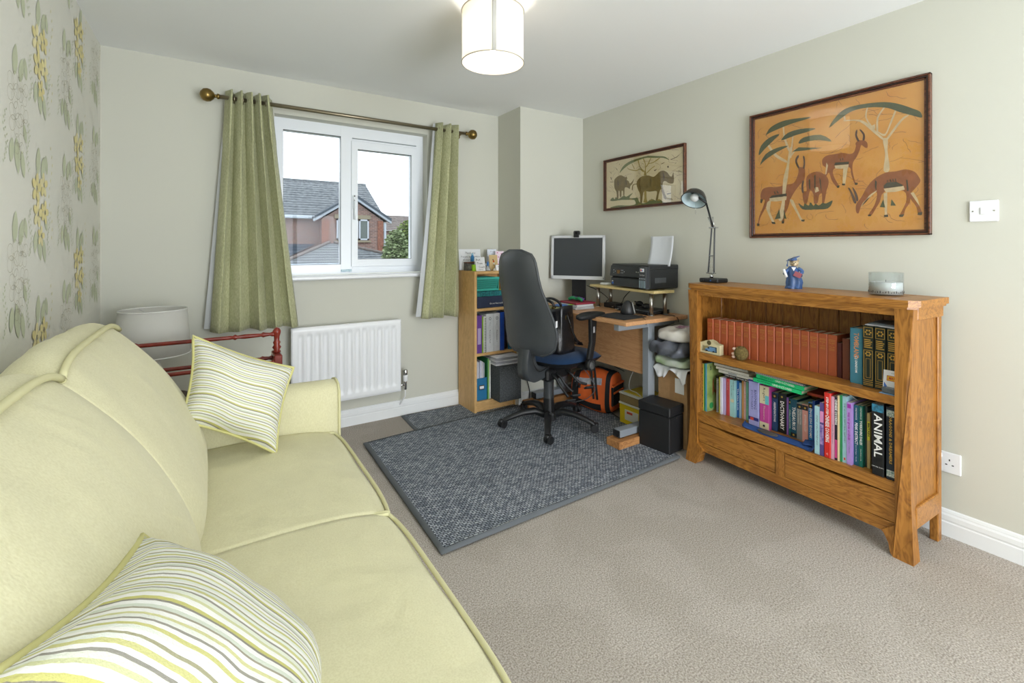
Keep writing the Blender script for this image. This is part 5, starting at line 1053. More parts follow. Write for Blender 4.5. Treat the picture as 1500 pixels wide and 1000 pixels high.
cable('black cables hanging at the wall behind the shelf unit and chair', [(2.02, 2.955, .42), (2.03, 2.94, .25), (2.07, 2.945, .12), (2.05, 2.93, .03)], .004)

# ---------------------------------------------------------------- oak bookcase
M_oak = wood('oak_x', 'b07934', '87551f', 'X', .38, 70); M_oakz = wood('oak_z', 'a97230', '7d4e1b', 'Z', .38, 70); M_oakd = wood('oak_planks', '9c6a2e', '74491b', 'Z', .5, 60)
BW, BD = 1.045, .285; BRZ = -92.45
bc = thing('bookcase', 'low wide oak bookcase with two open shelves and two drawers against the right wall', 'bookcase', (2.335, 1.705, 0), BRZ)
tp = MB(); zt_ = .985
def chamf(x0, y0, x1, y1, c_): return [(x0+c_, y0), (x1-c_, y0), (x1, y0+c_), (x1, y1), (x0, y1), (x0, y0+c_)]
tp.prism(chamf(-.012, -.022, BW+.018, BD+.004, .03), zt_+.010, zt_+.036, 'Z'); tp.prism(chamf(-.004, -.014, BW+.010, BD+.002, .028), zt_, zt_+.010, 'Z'); tp.build('top', M_oak, bc)
MB().box(BW-.09, -.02, zt_+.0355, BW-.0885, BD, zt_+.0365).build('top_joint', mat('joint_dark', '4c3216', .6), bc)
def flare(x_in, x_out, s_):
    """front post, foot curving outwards at the floor and inwards as a bracket"""
    out = [(x_in, .985), (x_out, .985), (x_out-s_*.006, .80), (x_out-s_*.011, .5), (x_out-s_*.009, .25), (x_out-s_*.002, .10), (x_out+s_*.006, .0), (x_in-s_*.0, .0), (x_in-s_*.010, .012), (x_in-s_*.018, .045), (x_in-s_*.035, .075), (x_in-s_*.045, .082), (x_in, .12)]
    return out
for (xi, xo, s_) in ((.060, 0, -1), (BW-.060, BW, 1)):
    P = flare(xi, xo, s_); b = MB(); b.prism(P, -.004, .036, 'Y')
    b.v = [(x, y-(.020*max(0, (.22-z)/.22)**2 if y < 0 else 0)-(.006*max(0, (z-.6)/.4)**2 if y < 0 else 0), z) for x, y, z in b.v]; b.build('front_post', M_oakz, bc)
for x in (.004, BW-.034): MB().box(x, BD-.035, 0, x+.030, BD, .985, .003).build('back_post', M_oakz, bc)
for (x0, x1, xp0, xp1) in ((.012, .022, .002, .022), (BW-.022, BW-.012, BW-.022, BW-.002)):
    MB().box(x0, .03, .13, x1, BD-.03, .985).build('side_panel', M_oakz, bc); MB().box(xp0, .03, .12, xp1, BD-.03, .205, .003).build('side_rail', M_oak, bc); MB().box(xp0, .03, .94, xp1+(.004 if x0 > .5 else 0), BD+.0, .985, .003).build('side_rail', M_oak, bc)
MB().box(.06, .002, .955, BW-.06, .028, .985, .001).build('top_rail', M_oak, bc)
MB().box(.022, .004, .594, BW-.022, BD-.012, .630, .002).build('shelf', M_oak, bc); MB().box(.022, .0, .240, BW-.022, BD-.012, .287, .002).build('shelf', M_oak, bc)
MB().box(.06, .002, .075, BW-.06, .024, .122, .001).build('bottom_rail', M_oak, bc); MB().box(.503, .002, .12, .545, .024, .242, .001).build('centre_post', M_oakz, bc)
MB().box(.022, .02, .11, BW-.022, BD-.015, .12).build('drawer_floor', M_oakd, bc)
for (x0, x1) in ((.064, .500), (.548, BW-.064)):
    b = MB(); m_ = (x0+x1)/2; n_ = 14; topc = [(x1-(x1-x0)*i/n_, .236-.010*math.sin(math.pi*i/n_)**2) for i in range(n_+1)]
    b.prism([(x0, .125), (x1, .125)]+topc, .004, .022, 'Y'); b.build('drawer_front', M_oak, bc)
    MB().box(x0+.02, .022, .127, x1-.02, BD-.03, .20).build('drawer_box', M_oakd, bc)
npl = 11; wpl = (BW-.044)/npl
for i in range(npl): MB().box(.022+i*wpl+.0012, BD-.012, .12, .022+(i+1)*wpl-.0012, BD-.004, .985, .0012).build('back_plank', M_oakd, bc)
MB().box(.02, BD-.004, .12, BW-.02, BD-.001, .985).build('back_sheet', mat('joint_dark', '4c3216', .6), bc)

BM = Matrix.Translation((2.335, 1.705, 0)) @ RZ(BRZ)
def on_case(u, v, z): return BM @ Vector((u, v, z))
M_pages = mat('page_block', 'd8cfb8', .8, var=.08, vs=200, stretch=(6, .2, .2))
def book(label, u, w_, v, z, h_, c, d=.13, lean=0, name='book', group=None, m=None, hard=True, pages=True, cat='book', rzx=0):
    o = MB(); t = min(.0025, w_*.18)
    if hard:
        o.prism([(0, .003), (.003, 0), (w_-.003, 0), (w_, .003), (w_, d), (w_-t, d), (w_-t, .004), (t, .004), (t, d), (0, d)] if w_ > .008 else [(0, 0), (w_, 0), (w_, d), (w_-t, d), (w_-t, .004), (t, .004), (t, d), (0, d)], 0, h_, 'Z')
    else: o.prism([(0, 0), (w_, 0), (w_, d), (w_-t, d), (w_-t, .002), (t, .002), (t, d), (0, d)], 0, h_, 'Z')
    o = o.build(name, m or mat('cover_'+c, c, .42, var=.05, vs=40), None, on_case(u, v, z)); o.rotation_euler = (0, math.radians(lean), math.radians(BRZ+rzx)); tag(o, label, cat, group)
    if pages: MB().box(t, .004, .003, w_-t, d-.004, h_-(.004 if hard else .0008)).build('pages', M_pages, o)
    return o
def spine(o, s_, w_, h_, zc, size, m, width=None, bold=0, dx=0, shear=0): return text(o, s_, T3((w_/2+dx, -.0006, zc)) @ RX(90) @ Matrix.Rotation(-math.pi/2, 4, 'Z'), size, m, width=width, bold=bold, shear=shear)
def band(o, w_, z0, z1, m, nm='spine_band', x0=0, x1=None): return MB().box(x0 or .0006, -.0005, z0, (x1 or w_)-.0006, .0005, z1).build(nm, m, o)
BOOKS = """cream|0.030|0.014|0.049|0.531|d4c3a0|worn cream paperback at the far left end of the lower shelf
blkyel|0.044|0.014|0.047|0.559|c9a243|thin yellow and black spined book second from the left of the lower shelf
green|0.059|0.009|0.053|0.560|3f9a63|thin green book beside the light blue one at the left of the lower shelf
blackw|0.098|0.009|0.110|0.490|1d1d20|black book with pale spine print right of the green picture book
yellow|0.129|0.010|0.093|0.494|d9d61e|bright yellow slim book in the lower shelf
white|0.140|0.012|0.086|0.496|dcdfe8|white slim book right of the bright yellow one
lilac|0.153|0.013|0.094|0.494|b9a9d0|pale lilac slim book between the white and the brick red books
red|0.167|0.022|0.100|0.495|b8474a|brick red book left of the pale turquoise one
teal|0.190|0.030|0.102|0.493|9fd0d2|pale turquoise book with a cream moon on its spine
blue2|0.221|0.013|0.119|0.491|1f62ae|mid blue book with white title right of the turquoise one
pale|0.235|0.010|0.120|0.483|a9c8e8|pale blue slim book
orange|0.246|0.011|0.126|0.503|e0a765|light orange slim book
pink|0.258|0.011|0.126|0.502|e6bfc0|pale pink slim book with red title
mint|0.270|0.013|0.127|0.501|7cc4a4|mint green slim book
dred|0.284|0.007|0.136|0.501|7a2230|thin dark red book between the mint and the olive books
olive|0.292|0.015|0.140|0.499|8a8c4a|olive green book just left of the rhyming dictionary
rhyming|0.311|0.057|0.083|0.529|a3a4dc|thick lilac rhyming dictionary
roget|0.371|0.050|0.086|0.513|c64a9c|thick thesaurus with cream, turquoise and magenta blocks
abbr|0.424|0.028|0.108|0.484|26466f|navy dictionary of abbreviations
dict|0.453|0.040|0.112|0.489|17191c|black dictionary with large white title
purple|0.494|0.009|0.116|0.476|8a5fae|slim purple book right of the black dictionary
punct|0.504|0.012|0.117|0.472|1e7a74|slim teal punctuation book
thes|0.517|0.031|0.108|0.477|1c5470|dark teal blue thesaurus
grey|0.549|0.027|0.105|0.467|8a8d90|grey book right of the dark teal thesaurus
pinkx|0.577|0.026|0.101|0.469|e2a096|salmon pink book right of the grey one
idioms|0.604|0.020|0.103|0.486|1d7ac4|bright blue idioms book
bluex|0.625|0.010|0.099|0.498|224a9c|dark blue slim book right of the bright blue idioms book
light|0.678|0.021|0.010|0.506|a7cfd8|pale aqua book standing forward, left of the red cookery book
pbl|0.700|0.016|0.010|0.527|5a4a86|purple and blue patterned book left of the red cookery book
redc|0.717|0.027|0.010|0.578|cf2a22|bright red Chinese cookery book
pinkd|0.745|0.012|0.014|0.567|d7a3b8|pink slim book right of the red cookery book
chin|0.758|0.011|0.016|0.568|2a2030|black to pink Chinese cooking book
creamd|0.770|0.007|0.015|0.577|e3cfa4|thin cream book between the black cookery book and the green one
greend|0.778|0.008|0.018|0.581|2d8a55|thin green book left of the tall light blue one
lblue|0.787|0.016|0.021|0.579|9cc3d0|tall light blue book left of the lilac orchid book
orch|0.804|0.019|0.019|0.557|b08fd6|lilac orchid growing book
peak|0.824|0.018|0.036|0.548|1a5a6e|dark teal blue Peak District guide
york|0.843|0.015|0.036|0.550|136a5c|dark green Yorkshire Dales guide
drk|0.859|0.008|0.054|0.549|3a4440|dark slim book right of the Yorkshire Dales guide
yel|0.868|0.011|0.049|0.524|b59f6a|tan slim book with a yellow title block
bt|0.880|0.010|0.062|0.536|26221f|black slim book with tan marks, left of the big animal book
animal|0.900|0.042|0.010|0.586|16181b|large black animal encyclopedia
brave|0.948|0.032|0.012|0.582|15202e|dark navy book with gold title at the right end of the lower shelf"""
BK = {}; BDIM = {}
for ln in BOOKS.split('\n'):
    k, u, w_, v, zt2, c, l = ln.split('|'); u, w_, v, zt2 = map(float, (u, w_, v, zt2)); h_ = min(zt2-.2885, .300)
    big = k in ('redc', 'animal', 'brave', 'lblue', 'orch', 'peak', 'york'); BDIM[k] = (w_, h_)
    BK[k] = book(l if 'book' in l or 'dictionary' in l or 'thesaurus' in l or 'guide' in l or 'paperback' in l else l, u, w_, v, .2875, h_, c, .22 if big else .13, hard=k in ('redc', 'animal', 'brave', 'rhyming', 'roget', 'dict', 'red'))
M_lg = mat('lime_print', 'd8d23a', .5); M_rp = mat('red_print', 'c9452f', .5); M_navyp = mat('navy_print', '2b2f7a', .5); M_pur = mat('purple_print', 'a030a8', .5); M_gryp = mat('grey_print', '555960', .6); M_tur = mat('turquoise_print', '6cc0cc', .5); M_crm = mat('cream_print', 'd8cfae', .6)
def SP(k, s_, zc, size, m, width=None, bold=0, dx=0, shear=0): w_, h_ = BDIM[k]; return spine(BK[k], s_, w_, h_, zc*h_, size, m, width and width*h_, bold, dx, shear)
SP('rhyming', 'RHYMING', .58, .020, M_navyp, .42, dx=.009); SP('rhyming', 'DICTIONARY', .56, .013, M_navyp, .42, dx=-.008); band(BK['rhyming'], .057, .028, .045, M_navyp); band(BK['rhyming'], .057, .231, .2395, M_navyp)
MB().box(.012, -.0012, .028, .030, -.0004, .042).build('publisher_block', M_rp, BK['rhyming'])
band(BK['roget'], .050, .13, .222, M_crm); band(BK['roget'], .050, .001, .035, M_crm); MB().box(.030, -.0009, .13, .0495, -.0002, .175).build('turquoise_block', M_tur, BK['roget'])
SP('roget', "Roget's", .80, .018, M_ink, .3); SP('roget', 'Thesaurus', .38, .012, M_crm, .33); MB().cyl((.024, -.0011, .017), .006, .001, 12, axis='Y').build('round_logo', M_ink, BK['roget'])
for k in ('abbr', 'dict', 'purple', 'punct', 'thes', 'grey', 'pinkx', 'idioms'):
    w_, h_ = BDIM[k]; 
    if k != 'purple' and k != 'thes': MB().box(.0005, -.0007, h_-.028, w_-.0005, .0002, h_-.004).build('spine_band', M_ink, BK[k])
    if k == 'thes': MB().box(.0005, -.0007, .004, w_-.0005, .0002, .022).build('spine_band', M_ink, BK[k])
    if w_ > .011: MB().cyl((w_/2, -.0014, (h_-.017) if k != 'thes' else .013), min(.005, w_*.35), .0012, 12, axis='Y').build('gold_medallion', M_gold, BK[k])
SP('abbr', 'ABBREVIATIONS', .5, .014, M_wprint, .52, .0002); SP('dict', 'DICTIONARY', .45, .026, M_wprint, .72, .0006); SP('punct', 'PUNCTUATION', .45, .009, M_wprint, .5, .0002); SP('thes', 'THESAURUS', .5, .022, M_wprint, .6, .0004)
SP('grey', 'SYNONYMS', .62, .009, M_wprint, .4, dx=.004); SP('grey', 'DICTIONARY', .62, .009, M_wprint, .4, dx=-.006); SP('pinkx', 'ETYMOLOGY', .5, .013, M_wprint, .45); SP('idioms', 'ENGLISH IDIOMS', .5, .015, M_wprint, .72, .0003)
SP('light', 'SIGNS of the MONEYLESS', .5, .010, M_gryp, .62); SP('redc', 'STEP-BY-STEP', .80, .013, M_wprint, .27, .0003); SP('redc', 'CHINESE COOKING', .45, .021, M_wprint, .42, .0005); text(BK['redc'], 'C', T3((.0135, -.0006, .016)) @ RX(90), .012, M_wprint)
SP('chin', 'CHINESE COOKING', .76, .011, M_wprint, .40, .0004); band(BK['chin'], .011, .01, .09, mat('pink_fade', 'c2407e', .5)); SP('pinkd', 'Fresh Flavours', .4, .006, M_gryp, .3)
SP('lblue', 'THE WORLD NATURAL HISTORY', .6, .008, M_gryp, .6); MB().box(.005, -.0008, .012, .011, 0, .022).build('red_mark', M_rp, BK['lblue'])
SP('orch', 'way to grow orchids', .62, .012, M_pur, .45, .0003); SP('orch', 'SUCCEED', .3, .006, M_gryp, .25); MB().box(.003, -.0008, .244, .016, 0, .262).build('pink_mark', M_pur, BK['orch'])
SP('peak', 'PEAK DISTRICT', .53, .014, M_wprint, .36, .0003); SP('peak', 'ORDNANCE', .86, .008, M_wprint, .2); SP('peak', 'Landranger Guide', .2, .005, M_wprint, .28)
SP('york', 'YORKSHIRE DALES', .56, .012, M_wprint, .40, .0003); SP('york', 'ORDNANCE', .88, .008, M_wprint, .2); SP('york', 'Guidebook', .2, .005, M_wprint, .2)
band(BK['yel'], .011, .12, .20, M_lg); SP('yel', 'BRITAIN', .7, .008, M_ink, .24, .0003); SP('animal', 'ANIMAL', .55, .040, M_wprint, .60, .0005); band(BK['animal'], .042, .262, .292, mat('animal_band', '1f3b46', .4, c2='3b8fb4', vs=70)); text(BK['animal'], 'NATURE GUIDE', T3((.021, -.0006, .035)) @ RX(90), .006, M_wprint)
SP('brave', 'DRAGONS & DREAMERS', .55, .013, M_gold, .66, .0003)
for z in (.012, .255): MB().box(.003, -.0008, z, .029, 0, z+.026).build('corner_emblem', mat('emblem_teal', '2e6a64', .5, c2='d8d8d0', vs=150), BK['brave'])
SP('teal', 'THE HOUSE', .86, .008, M_gryp, .25, dx=.006); SP('teal', 'at the lake', .7, .008, M_gryp, .3, dx=-.004); MB().cyl((.015, -.0012, .09), .010, .001, 16, axis='Y').build('cream_moon', M_crm, BK['teal'])
SP('blue2', 'The blue book', .5, .008, M_wprint, .6, .0002); SP('pink', 'Pocket Guide', .45, .007, M_rp, .4); SP('mint', 'Wild Garden', .5, .007, M_gryp, .4); SP('red', 'Practical', .8, .006, M_crm, .2); SP('blackw', 'WALKS', .5, .008, M_crm, .5, .0003)
band(BK['blkyel'], .014, .02, .25, mat('yellow_check', 'c9a243', .5, c2='1d1a14', vs=140), 'patterned_spine'); band(BK['pbl'], .016, .05, .14, mat('violet_pattern', '5f4f9a', .5, c2='c9a9d8', vs=60)); band(BK['pbl'], .016, .15, .2, mat('pink_band', 'd98fc0', .5))
# light blue spine with the illustrated green cover facing right
o = book('tall picture book with light blue spine and green woodland cover', .070, .010, .051, .2875, .275, '4fa3c4', .20, hard=False)
cv = MB().box(.0101, .001, .001, .0107, .199, .274).build('illustrated_cover', mat('woodland_cover', '6f8a45', .5, c2='a9b878', vs=16), o)
b = MB(); fx = .0109
def blob(pts): b.add([(fx, y, z) for y, z in pts], [list(range(len(pts)))])
blob([(.05, .17), (.065, .19), (.062, .15), (.07, .12), (.085, .11), (.08, .08), (.072, .10), (.06, .105), (.052, .08), (.048, .12)]); b.build('printed_fawn', mat('fawn_brown', '8a5a34', .6), o, fix=False)
MB().cyl((.0107, .04, .03), .018, .0006, 20, axis='X').build('green_roundel', mat('roundel_green', '2f8a4c', .5), o)
text(o, 'B', T3((.0112, .035, .245)) @ RZ(90) @ RX(90), .035, M_ink)
o = book('black wire-bound notebook right of the green picture book', .108, .019, .10, .2875, .195, '1c1e22', .14, name='notebook', hard=False, pages=False); spiral_fix(o, .0095, -.004, .005, .19, mat('white_wire', 'd5d6d8', .4))
# books lying flat on top of the upright ones
def flat(label, u0, u1, v, z, th, c, d=.13, rz=0, tilt=0, cat='book', name='book', hard=True, pages=True):
    L_ = u1-u0; o = MB(); t = min(.0022, th*.2)
    o.prism([(0, 0), (d, 0), (d, t), (.002, t), (.002, th-t), (d, th-t), (d, th), (0, th)], 0, L_, 'X')
    o = o.build(name, mat('cover_'+c, c, .42, var=.05, vs=40), None, on_case(u0, v, z)); o.rotation_mode = 'QUATERNION'
    o.rotation_quaternion = (RZ(BRZ+rz) @ RY(tilt)).to_quaternion(); tag(o, label, cat)
    if pages: MB().box(.002, .002, t, L_-.002, d-.003, th-t).build('pages', M_pages, o)
    return o
o = flat('black paperback lying flat on the slim books at the left of the lower shelf', .165, .345, .085, .508, .014, '1e1e20', .13)
text(o, 'Stella Gibbons   Nightingale Wood', T3((.08, -.0006, .007)) @ RX(90), .010, M_wprint, width=.14); MB().box(.160, -.0008, .003, .172, 0, .012).build('orange_mark', M_rp, o)
b2 = flat('white slim case lying flat above the black paperback', .135, .335, .08, .5235, .014, 'd0d0c8', .14, 1); MB().box(.06, -.0008, .003, .11, 0, .011).build('grey_label', mat('grey_label', '9aa0a6', .5), b2)
flat('cream white slim case on top of the flat pile at the left', .115, .315, .085, .539, .013, 'dcdcd4', .14, -1)
flat('pale grey folder topmost of the flat pile at the left', .10, .30, .09, .5535, .013, 'c4c4bc', .14, 2)
tilt = 3.2
for i, l in enumerate(('lower of the two green paperbacks lying flat', 'upper of the two green paperbacks lying flat')):
    o = flat(l, .362+.012*i, .602+.012*i, .046+.006*i, .5335+.021*i, .019, '1fc77c', .155, -1.5*i, 1.6)
    text(o, 'ADAM KAY', T3((.055, -.0006, .0095)) @ RX(90), .013, M_ink, width=.07); text(o, 'UNDOCTORED', T3((.148, -.0006, .0095)) @ RX(90), .013, M_wprint, width=.095, bold=.0002)
o = flat('grey wire-bound notebook squeezed on top of the green paperbacks', .37, .62, .050, .5765, .009, '6a6c6c', .15, -2, 1.0, pages=False, name='notebook')
b = MB()
for i in range(44): x = .006+i*.0055; b.tube([(x, -.002+.0055*math.cos(t), .0045+.0055*math.sin(t)) for t in [2*math.pi*q/7 for q in range(7)]], .0009, 4, closed=True)
b.build('wire_binding', mat('white_wire', 'd5d6d8', .4), o, fix=False, kind='stuff')
flat('flat red folder behind the grey wire-bound notebook', .60, .714, .10, .520, .012, 'a83c26', .13, 0, 0)
tag(MB().add([(0, 0, 0), (.05, -.02, -.035), (.06, .08, 0), (0, .09, .002)], [(0, 1, 2, 3)]).build('paper', M_paper, None, on_case(.808, .03, .590)), 'white folded paper corner sticking out above the lilac orchid book', 'paper').modifiers.new('t', 'SOLIDIFY').thickness = .001
# blue belt in front of the books
bt_pts = [(.318, .030, .300), (.335, .012, .296), (.39, .018, .2905), (.46, .016, .2895), (.55, .020, .2895), (.62, .018, .290), (.66, .012, .2905), (.672, .018, .305), (.66, .03, .309), (.62, .028, .303)]
bp_ = smoothpts(bt_pts, 6); bel = MB().grid(lambda u, v: on_case(*(bp_[round(u*(len(bp_)-1))]+Vector((0, .030*v-.012, .016*v+.0015)))), len(bp_)-1, 3).build('belt', mat('royal_blue_webbing', '22447f', .75, bump=.4, bs=500), None, fix=False)
tag(bel, 'royal blue webbing belt with oval grey buckle lying in front of the dictionaries', 'belt'); bel.modifiers.new('t', 'SOLIDIFY').thickness = .0022
MB().ball((0, 0, 0), .052, .014, .004, 24, 8, M=T3(on_case(.455, .016, .304)) @ RZ(BRZ) @ RX(28)).build('buckle', mat('pewter_buckle', '5f5a55', .45, .5, bump=.6, bs=200), bel)
# upper shelf
M_tan = mat('tan_leather_cloth', 'a5522f', .5, var=.1, vs=14); ORD = 'first second third fourth fifth sixth seventh eighth ninth tenth eleventh twelfth thirteenth fourteenth fifteenth sixteenth'.split()
vv = [.064, .069, .073, .079, .087, .091, .097, .104, .109, .114, .119, .120, .120, .120, .120, .120]
first = None
for i in range(16):
    u = .072+i*.0405; label = 'tan leather-cloth volume of the matching set, %s from the left' % ORD[i]
    if i == 0:
        first = book(label, u, .0395, vv[i], .6305, .190, 'a5522f', .12, group='matching tan volumes on the upper shelf', m=M_tan)
        b = MB()
        for z in (.160, .166): b.box(.006, -.0006, z, .034, .0002, z+.0012)
        for z in (.118, .124): b.box(.009, -.0006, z, .031, .0002, z+.001)
        b.build('gilt_rules', M_gold, first, fix=False); text(first, 'WORKS', T3((.020, -.0008, .151)) @ RX(90), .007, M_gold); text(first, 'OF', T3((.020, -.0008, .143)) @ RX(90), .005, M_gold); text(first, 'VOLUME', T3((.020, -.0008, .133)) @ RX(90), .006, M_gold)
    else:
        c_ = first.copy(); COL.objects.link(c_); c_.location = on_case(u, vv[i], .6305); c_['label'] = label
        for chd in list(first.children): k_ = chd.copy(); COL.objects.link(k_); k_.parent = c_
        c_.rotation_euler = (0, 0, math.radians(BRZ+(-.6, .5, 0, .8, -.4)[i % 5]))
book('small dark maroon book right of the tan set', .722, .021, .115, .6305, .160, '4a1a1c', .11)
book('small brown leather book between the maroon one and the teal novel', .748, .030, .105, .6305, .185, '6a3826', .12)
o = book('teal blue novel with orange title standing on the upper shelf', .790, .050, .078, .6305, .242, '3f7f96', .15); spine(o, 'TOMBLAND', .050, .24, .165, .026, mat('orange_print', 'd8935f', .5), .115, .0006); spine(o, 'C J SANSOM', .050, .24, .085, .012, M_wprint, .075, .0003)
for i in range(3):
    o = book('black and gold ornate volume, %s of three at the right of the upper shelf' % ('leftmost', 'middle', 'rightmost')[i], .846+i*.043, .041, .062, .6305, .262, '1b2723', .16, group='black and gold volumes'); w_ = .041
    b = MB()
    def frame_(x0, z0, x1, z1, t=.0012):
        b.box(x0, -.0006, z0, x1, .0002, z0+t); b.box(x0, -.0006, z1-t, x1, .0002, z1); b.box(x0, -.0006, z0, x0+t, .0002, z1); b.box(x1-t, -.0006, z0, x1, .0002, z1)
    frame_(.004, .212, .037, .256, .0018); frame_(.004, .03, .037, .158, .0018); frame_(.012, .04, .029, .122, .0012)
    for z in (.008, .014, .022): b.box(.003, -.0006, z, .038, .0002, z+.002)
    for z in (.2, .192, .184, .176, .168): b.box(.006, -.0006, z, .035-.003*(int(z*1000) % 3), .0002, z+.004)
    for (x, z, r_) in ((.0205, .234, .009), (.0205, .142, .008)):
        for q in range(6): a = q*math.pi/3; b.box(x+r_*math.cos(a)-.003, -.0006, z+r_*math.sin(a)-.003, x+r_*math.cos(a)+.003, .0002, z+r_*math.sin(a)+.003)
    b.build('gilt_tooling', M_gold, o, fix=False)
for i, (c, l) in enumerate((('d5d8e2', 'white magazine lying on top of the black and gold volumes'), ('7f8c98', 'grey-blue leaflet lying on the white magazine'))):
    tag(MB().grid(lambda u, v: (.02+.115*u, .14*v, .004*math.sin(2*u+1)+.003*v), 8, 4).build('magazine', mat('cover_'+c, c, .4), None, on_case(.835+.012*i, .06, .8955+.006*i), BRZ+3*i), l, 'magazine').modifiers.new('t', 'SOLIDIFY').thickness = .004
# boxed toy van
vn = thing('toy_van_box', 'cream display box holding a small pale blue toy van on the upper shelf', 'toy box', on_case(.055, .020, .6305), BRZ)
M_cb = mat('cream_box', 'd9d0a8', .6); hump = [(0, 0), (.128, 0), (.128, .058), (.100, .061), (.085, .072), (.062, .077), (.04, .072), (.026, .061), (0, .058)]
MB().prism(hump, .035, .0365, 'Y').build('back_panel', M_cb, vn); MB().box(0, 0, 0, .128, .036, .004).build('tray', M_cb, vn)
b = MB(); b.box(0, 0, 0, .128, .0015, .012); b.box(0, 0, .012, .016, .0015, .044); b.box(.112, 0, .012, .128, .0015, .044); b.prism([(x, max(z, .044)) for x, z in hump[2:]]+[(0, .044), (.128, .044)], 0, .0015, 'Y'); b.build('front_frame', M_cb, vn, fix=False)
for x in (0, .1265): MB().box(x, 0, 0, x+.0015, .036, .057).build('side', M_cb, vn)
MB().cyl((.063, -.0010, .062), .013, .001, 20, axis='Y').build('oval_emblem', mat('emblem_olive', '5a5030', .5), vn)
tv = thing('toy_van', 'pale blue toy delivery van inside the cream display box', 'toy van', on_case(.055, .020, .6305) + Vector((0, 0, .005)), BRZ)
b = MB(); b.prism([(.030, .007), (.096, .007), (.096, .032), (.052, .032), (.048, .022), (.034, .020)], .008, .026, 'Y'); b.build('van_body', mat('powder_blue', '6f9ac8', .3), tv)
for x in (.042, .086):
    for y in (.006, .024): MB().cyl((x, y, .007), .0068, .004, 14, axis='Y').build('wheel', M_black, tv)
MB().box(.050, .007, .022, .058, .027, .029).build('cab_window', M_black2, tv)
# small brown furry toy
ft = thing('soft_toy', 'small moss-brown furry toy with pale pink feet on the upper shelf', 'soft toy', on_case(.295, .045, .6305), BRZ)
M_fur = mat('moss_fur', '5e4f2c', 1, c2='8a7a48', vs=120, bump=1, bs=300); b = MB().ball((0, 0, .036), .036, .030, .036, 24, 16)
rnd = random.Random(8); b.build('body', M_fur, ft)
b = MB()
for i in range(900):
    a, u_ = rnd.uniform(0, 6.28), rnd.uniform(-.9, 1); q = math.sqrt(1-u_*u_); nrm = Vector((q*math.cos(a), q*math.sin(a), u_)); p = Vector((nrm.x*.035, nrm.y*.029, .036+nrm.z*.035)); s_ = nrm.cross(Vector((.3, .2, 1))).normalized()*.0012
    tip = p+nrm*rnd.uniform(.004, .009)+Vector((rnd.uniform(-.002, .002), 0, -.002)); b.add([p-s_, p+s_, tip], [(0, 1, 2)])
b.build('fur', M_fur, ft, fix=False, kind='stuff')
for (x, z) in ((-.034, .012), (-.036, .028), (-.030, .055)): MB().ball((x, -.014, z), .010, .012, .008, 12, 8).build('foot', mat('pale_pink_plush', 'd9b9a4', .9), ft)
# blister-packed toy card at the right
mc = thing('toy_card', 'white carded toy with orange-yellow logo panel at the right end of the upper shelf', 'toy pack', on_case(.925, .012, .6305), BRZ)
MB().box(0, .030, 0, .085, .031, .095, M=RX(-8)).build('backing_card', M_paper, mc); MB().box(.0, 0, 0, .09, .03, .002).build('base_card', mat('sky_card', '86b4dc', .5), mc)
MB().box(.012, -.0008+.030, .052, .083, .0305, .074, .006, M=RX(-8)).build('logo_panel_rim', M_rp, mc); MB().box(.014, -.0016+.030, .054, .081, .0300, .072, .005, M=RX(-8)).build('logo_panel', mat('amber_print', 'e6b52c', .5), mc)
text(mc, 'MATCHBOX', RX(-8) @ T3((.048, .0278, .063)) @ RX(90), .014, M_rp, width=.060, bold=.0006, shear=.2); MB().box(.006, .004, .002, .086, .028, .026, .004).build('blister', mat('smoky_blister', '5d646a', .15), mc)
text(mc, 'SUPERFAST', RX(-8) @ T3((.042, .0292, .084)) @ RX(90), .006, M_gryp)
for s_ in (0, 1): b = MB().add([(.004+.077*s_, .0292, .028), (.016+.053*s_, .0292, .028), (.004+.077*s_, .0292, .046)], [(0, 1, 2)], False, 0, RX(-8)); b.build('blue_wedge', mat('blue_print', '3b6fc4', .5), mc, fix=False)

# ---------------------------------------------------------------- on top of the bookcase
zb = 1.021
al = thing('desk_lamp', 'black spring-arm desk lamp standing at the left end of the bookcase', 'desk lamp', (2.508, 1.668, zb), -92)
MB().box(-.060, -.05, 0, .068, .05, .026, .006).build('base', M_black, al); MB().cyl((-.03, -.051, .014), .004, .002, 10, axis='Y').build('base_button', M_chrome, al); MB().cyl((.02, -.051, .014), .004, .002, 10, axis='Y').build('base_button', mat('blue_print', '3b6fc4', .5), al)
MB().cyl((-.01, 0, .026), .010, .02, 12).build('swivel', M_chrome, al)
J0, J1, J2 = Vector((-.012, 0, .055)), Vector((.002, 0, .325)), Vector((-.038, -.01, .475))
for dx in (-.018, .018):
    MB().tube(smoothpts([J0+Vector((dx*1.1, 0, 0)), (J0+J1)/2+Vector((dx*.8, 0, 0)), J1+Vector((dx*.55, 0, 0))], 4), .0045, 8).build('lower_rod', M_shell, al)
    MB().tube([J1+Vector((dx*.3, 0, -.005)), J1+Vector((dx*.9-.018, 0, .065))], .0035, 8).build('upper_rod', M_chrome, al)
MB().tube([J1, J2], .0055, 8).build('upper_arm', M_black, al)
MB().box(J0.x-.030, -.008, J0.z-.004, J0.x+.030, .008, J0.z+.003, .002).build('lower_bracket', M_chrome, al); MB().box(J1.x-.026, -.008, J1.z-.004, J1.x+.030, .008, J1.z+.004, .002).build('elbow_bracket', M_chrome, al); MB().box(J0.x-.012, -.006, .155, J0.x+.014, .006, .161).build('spring_bracket', M_chrome, al)
for dx in (-.007, .009):
    b = MB(); n_ = 70; b.tube([(J0.x+dx+.004*math.cos(i*1.3), .004*math.sin(i*1.3), J0.z+.005+.10*i/n_) for i in range(n_)], .0009, 4); b.build('spring', M_chrome, al)
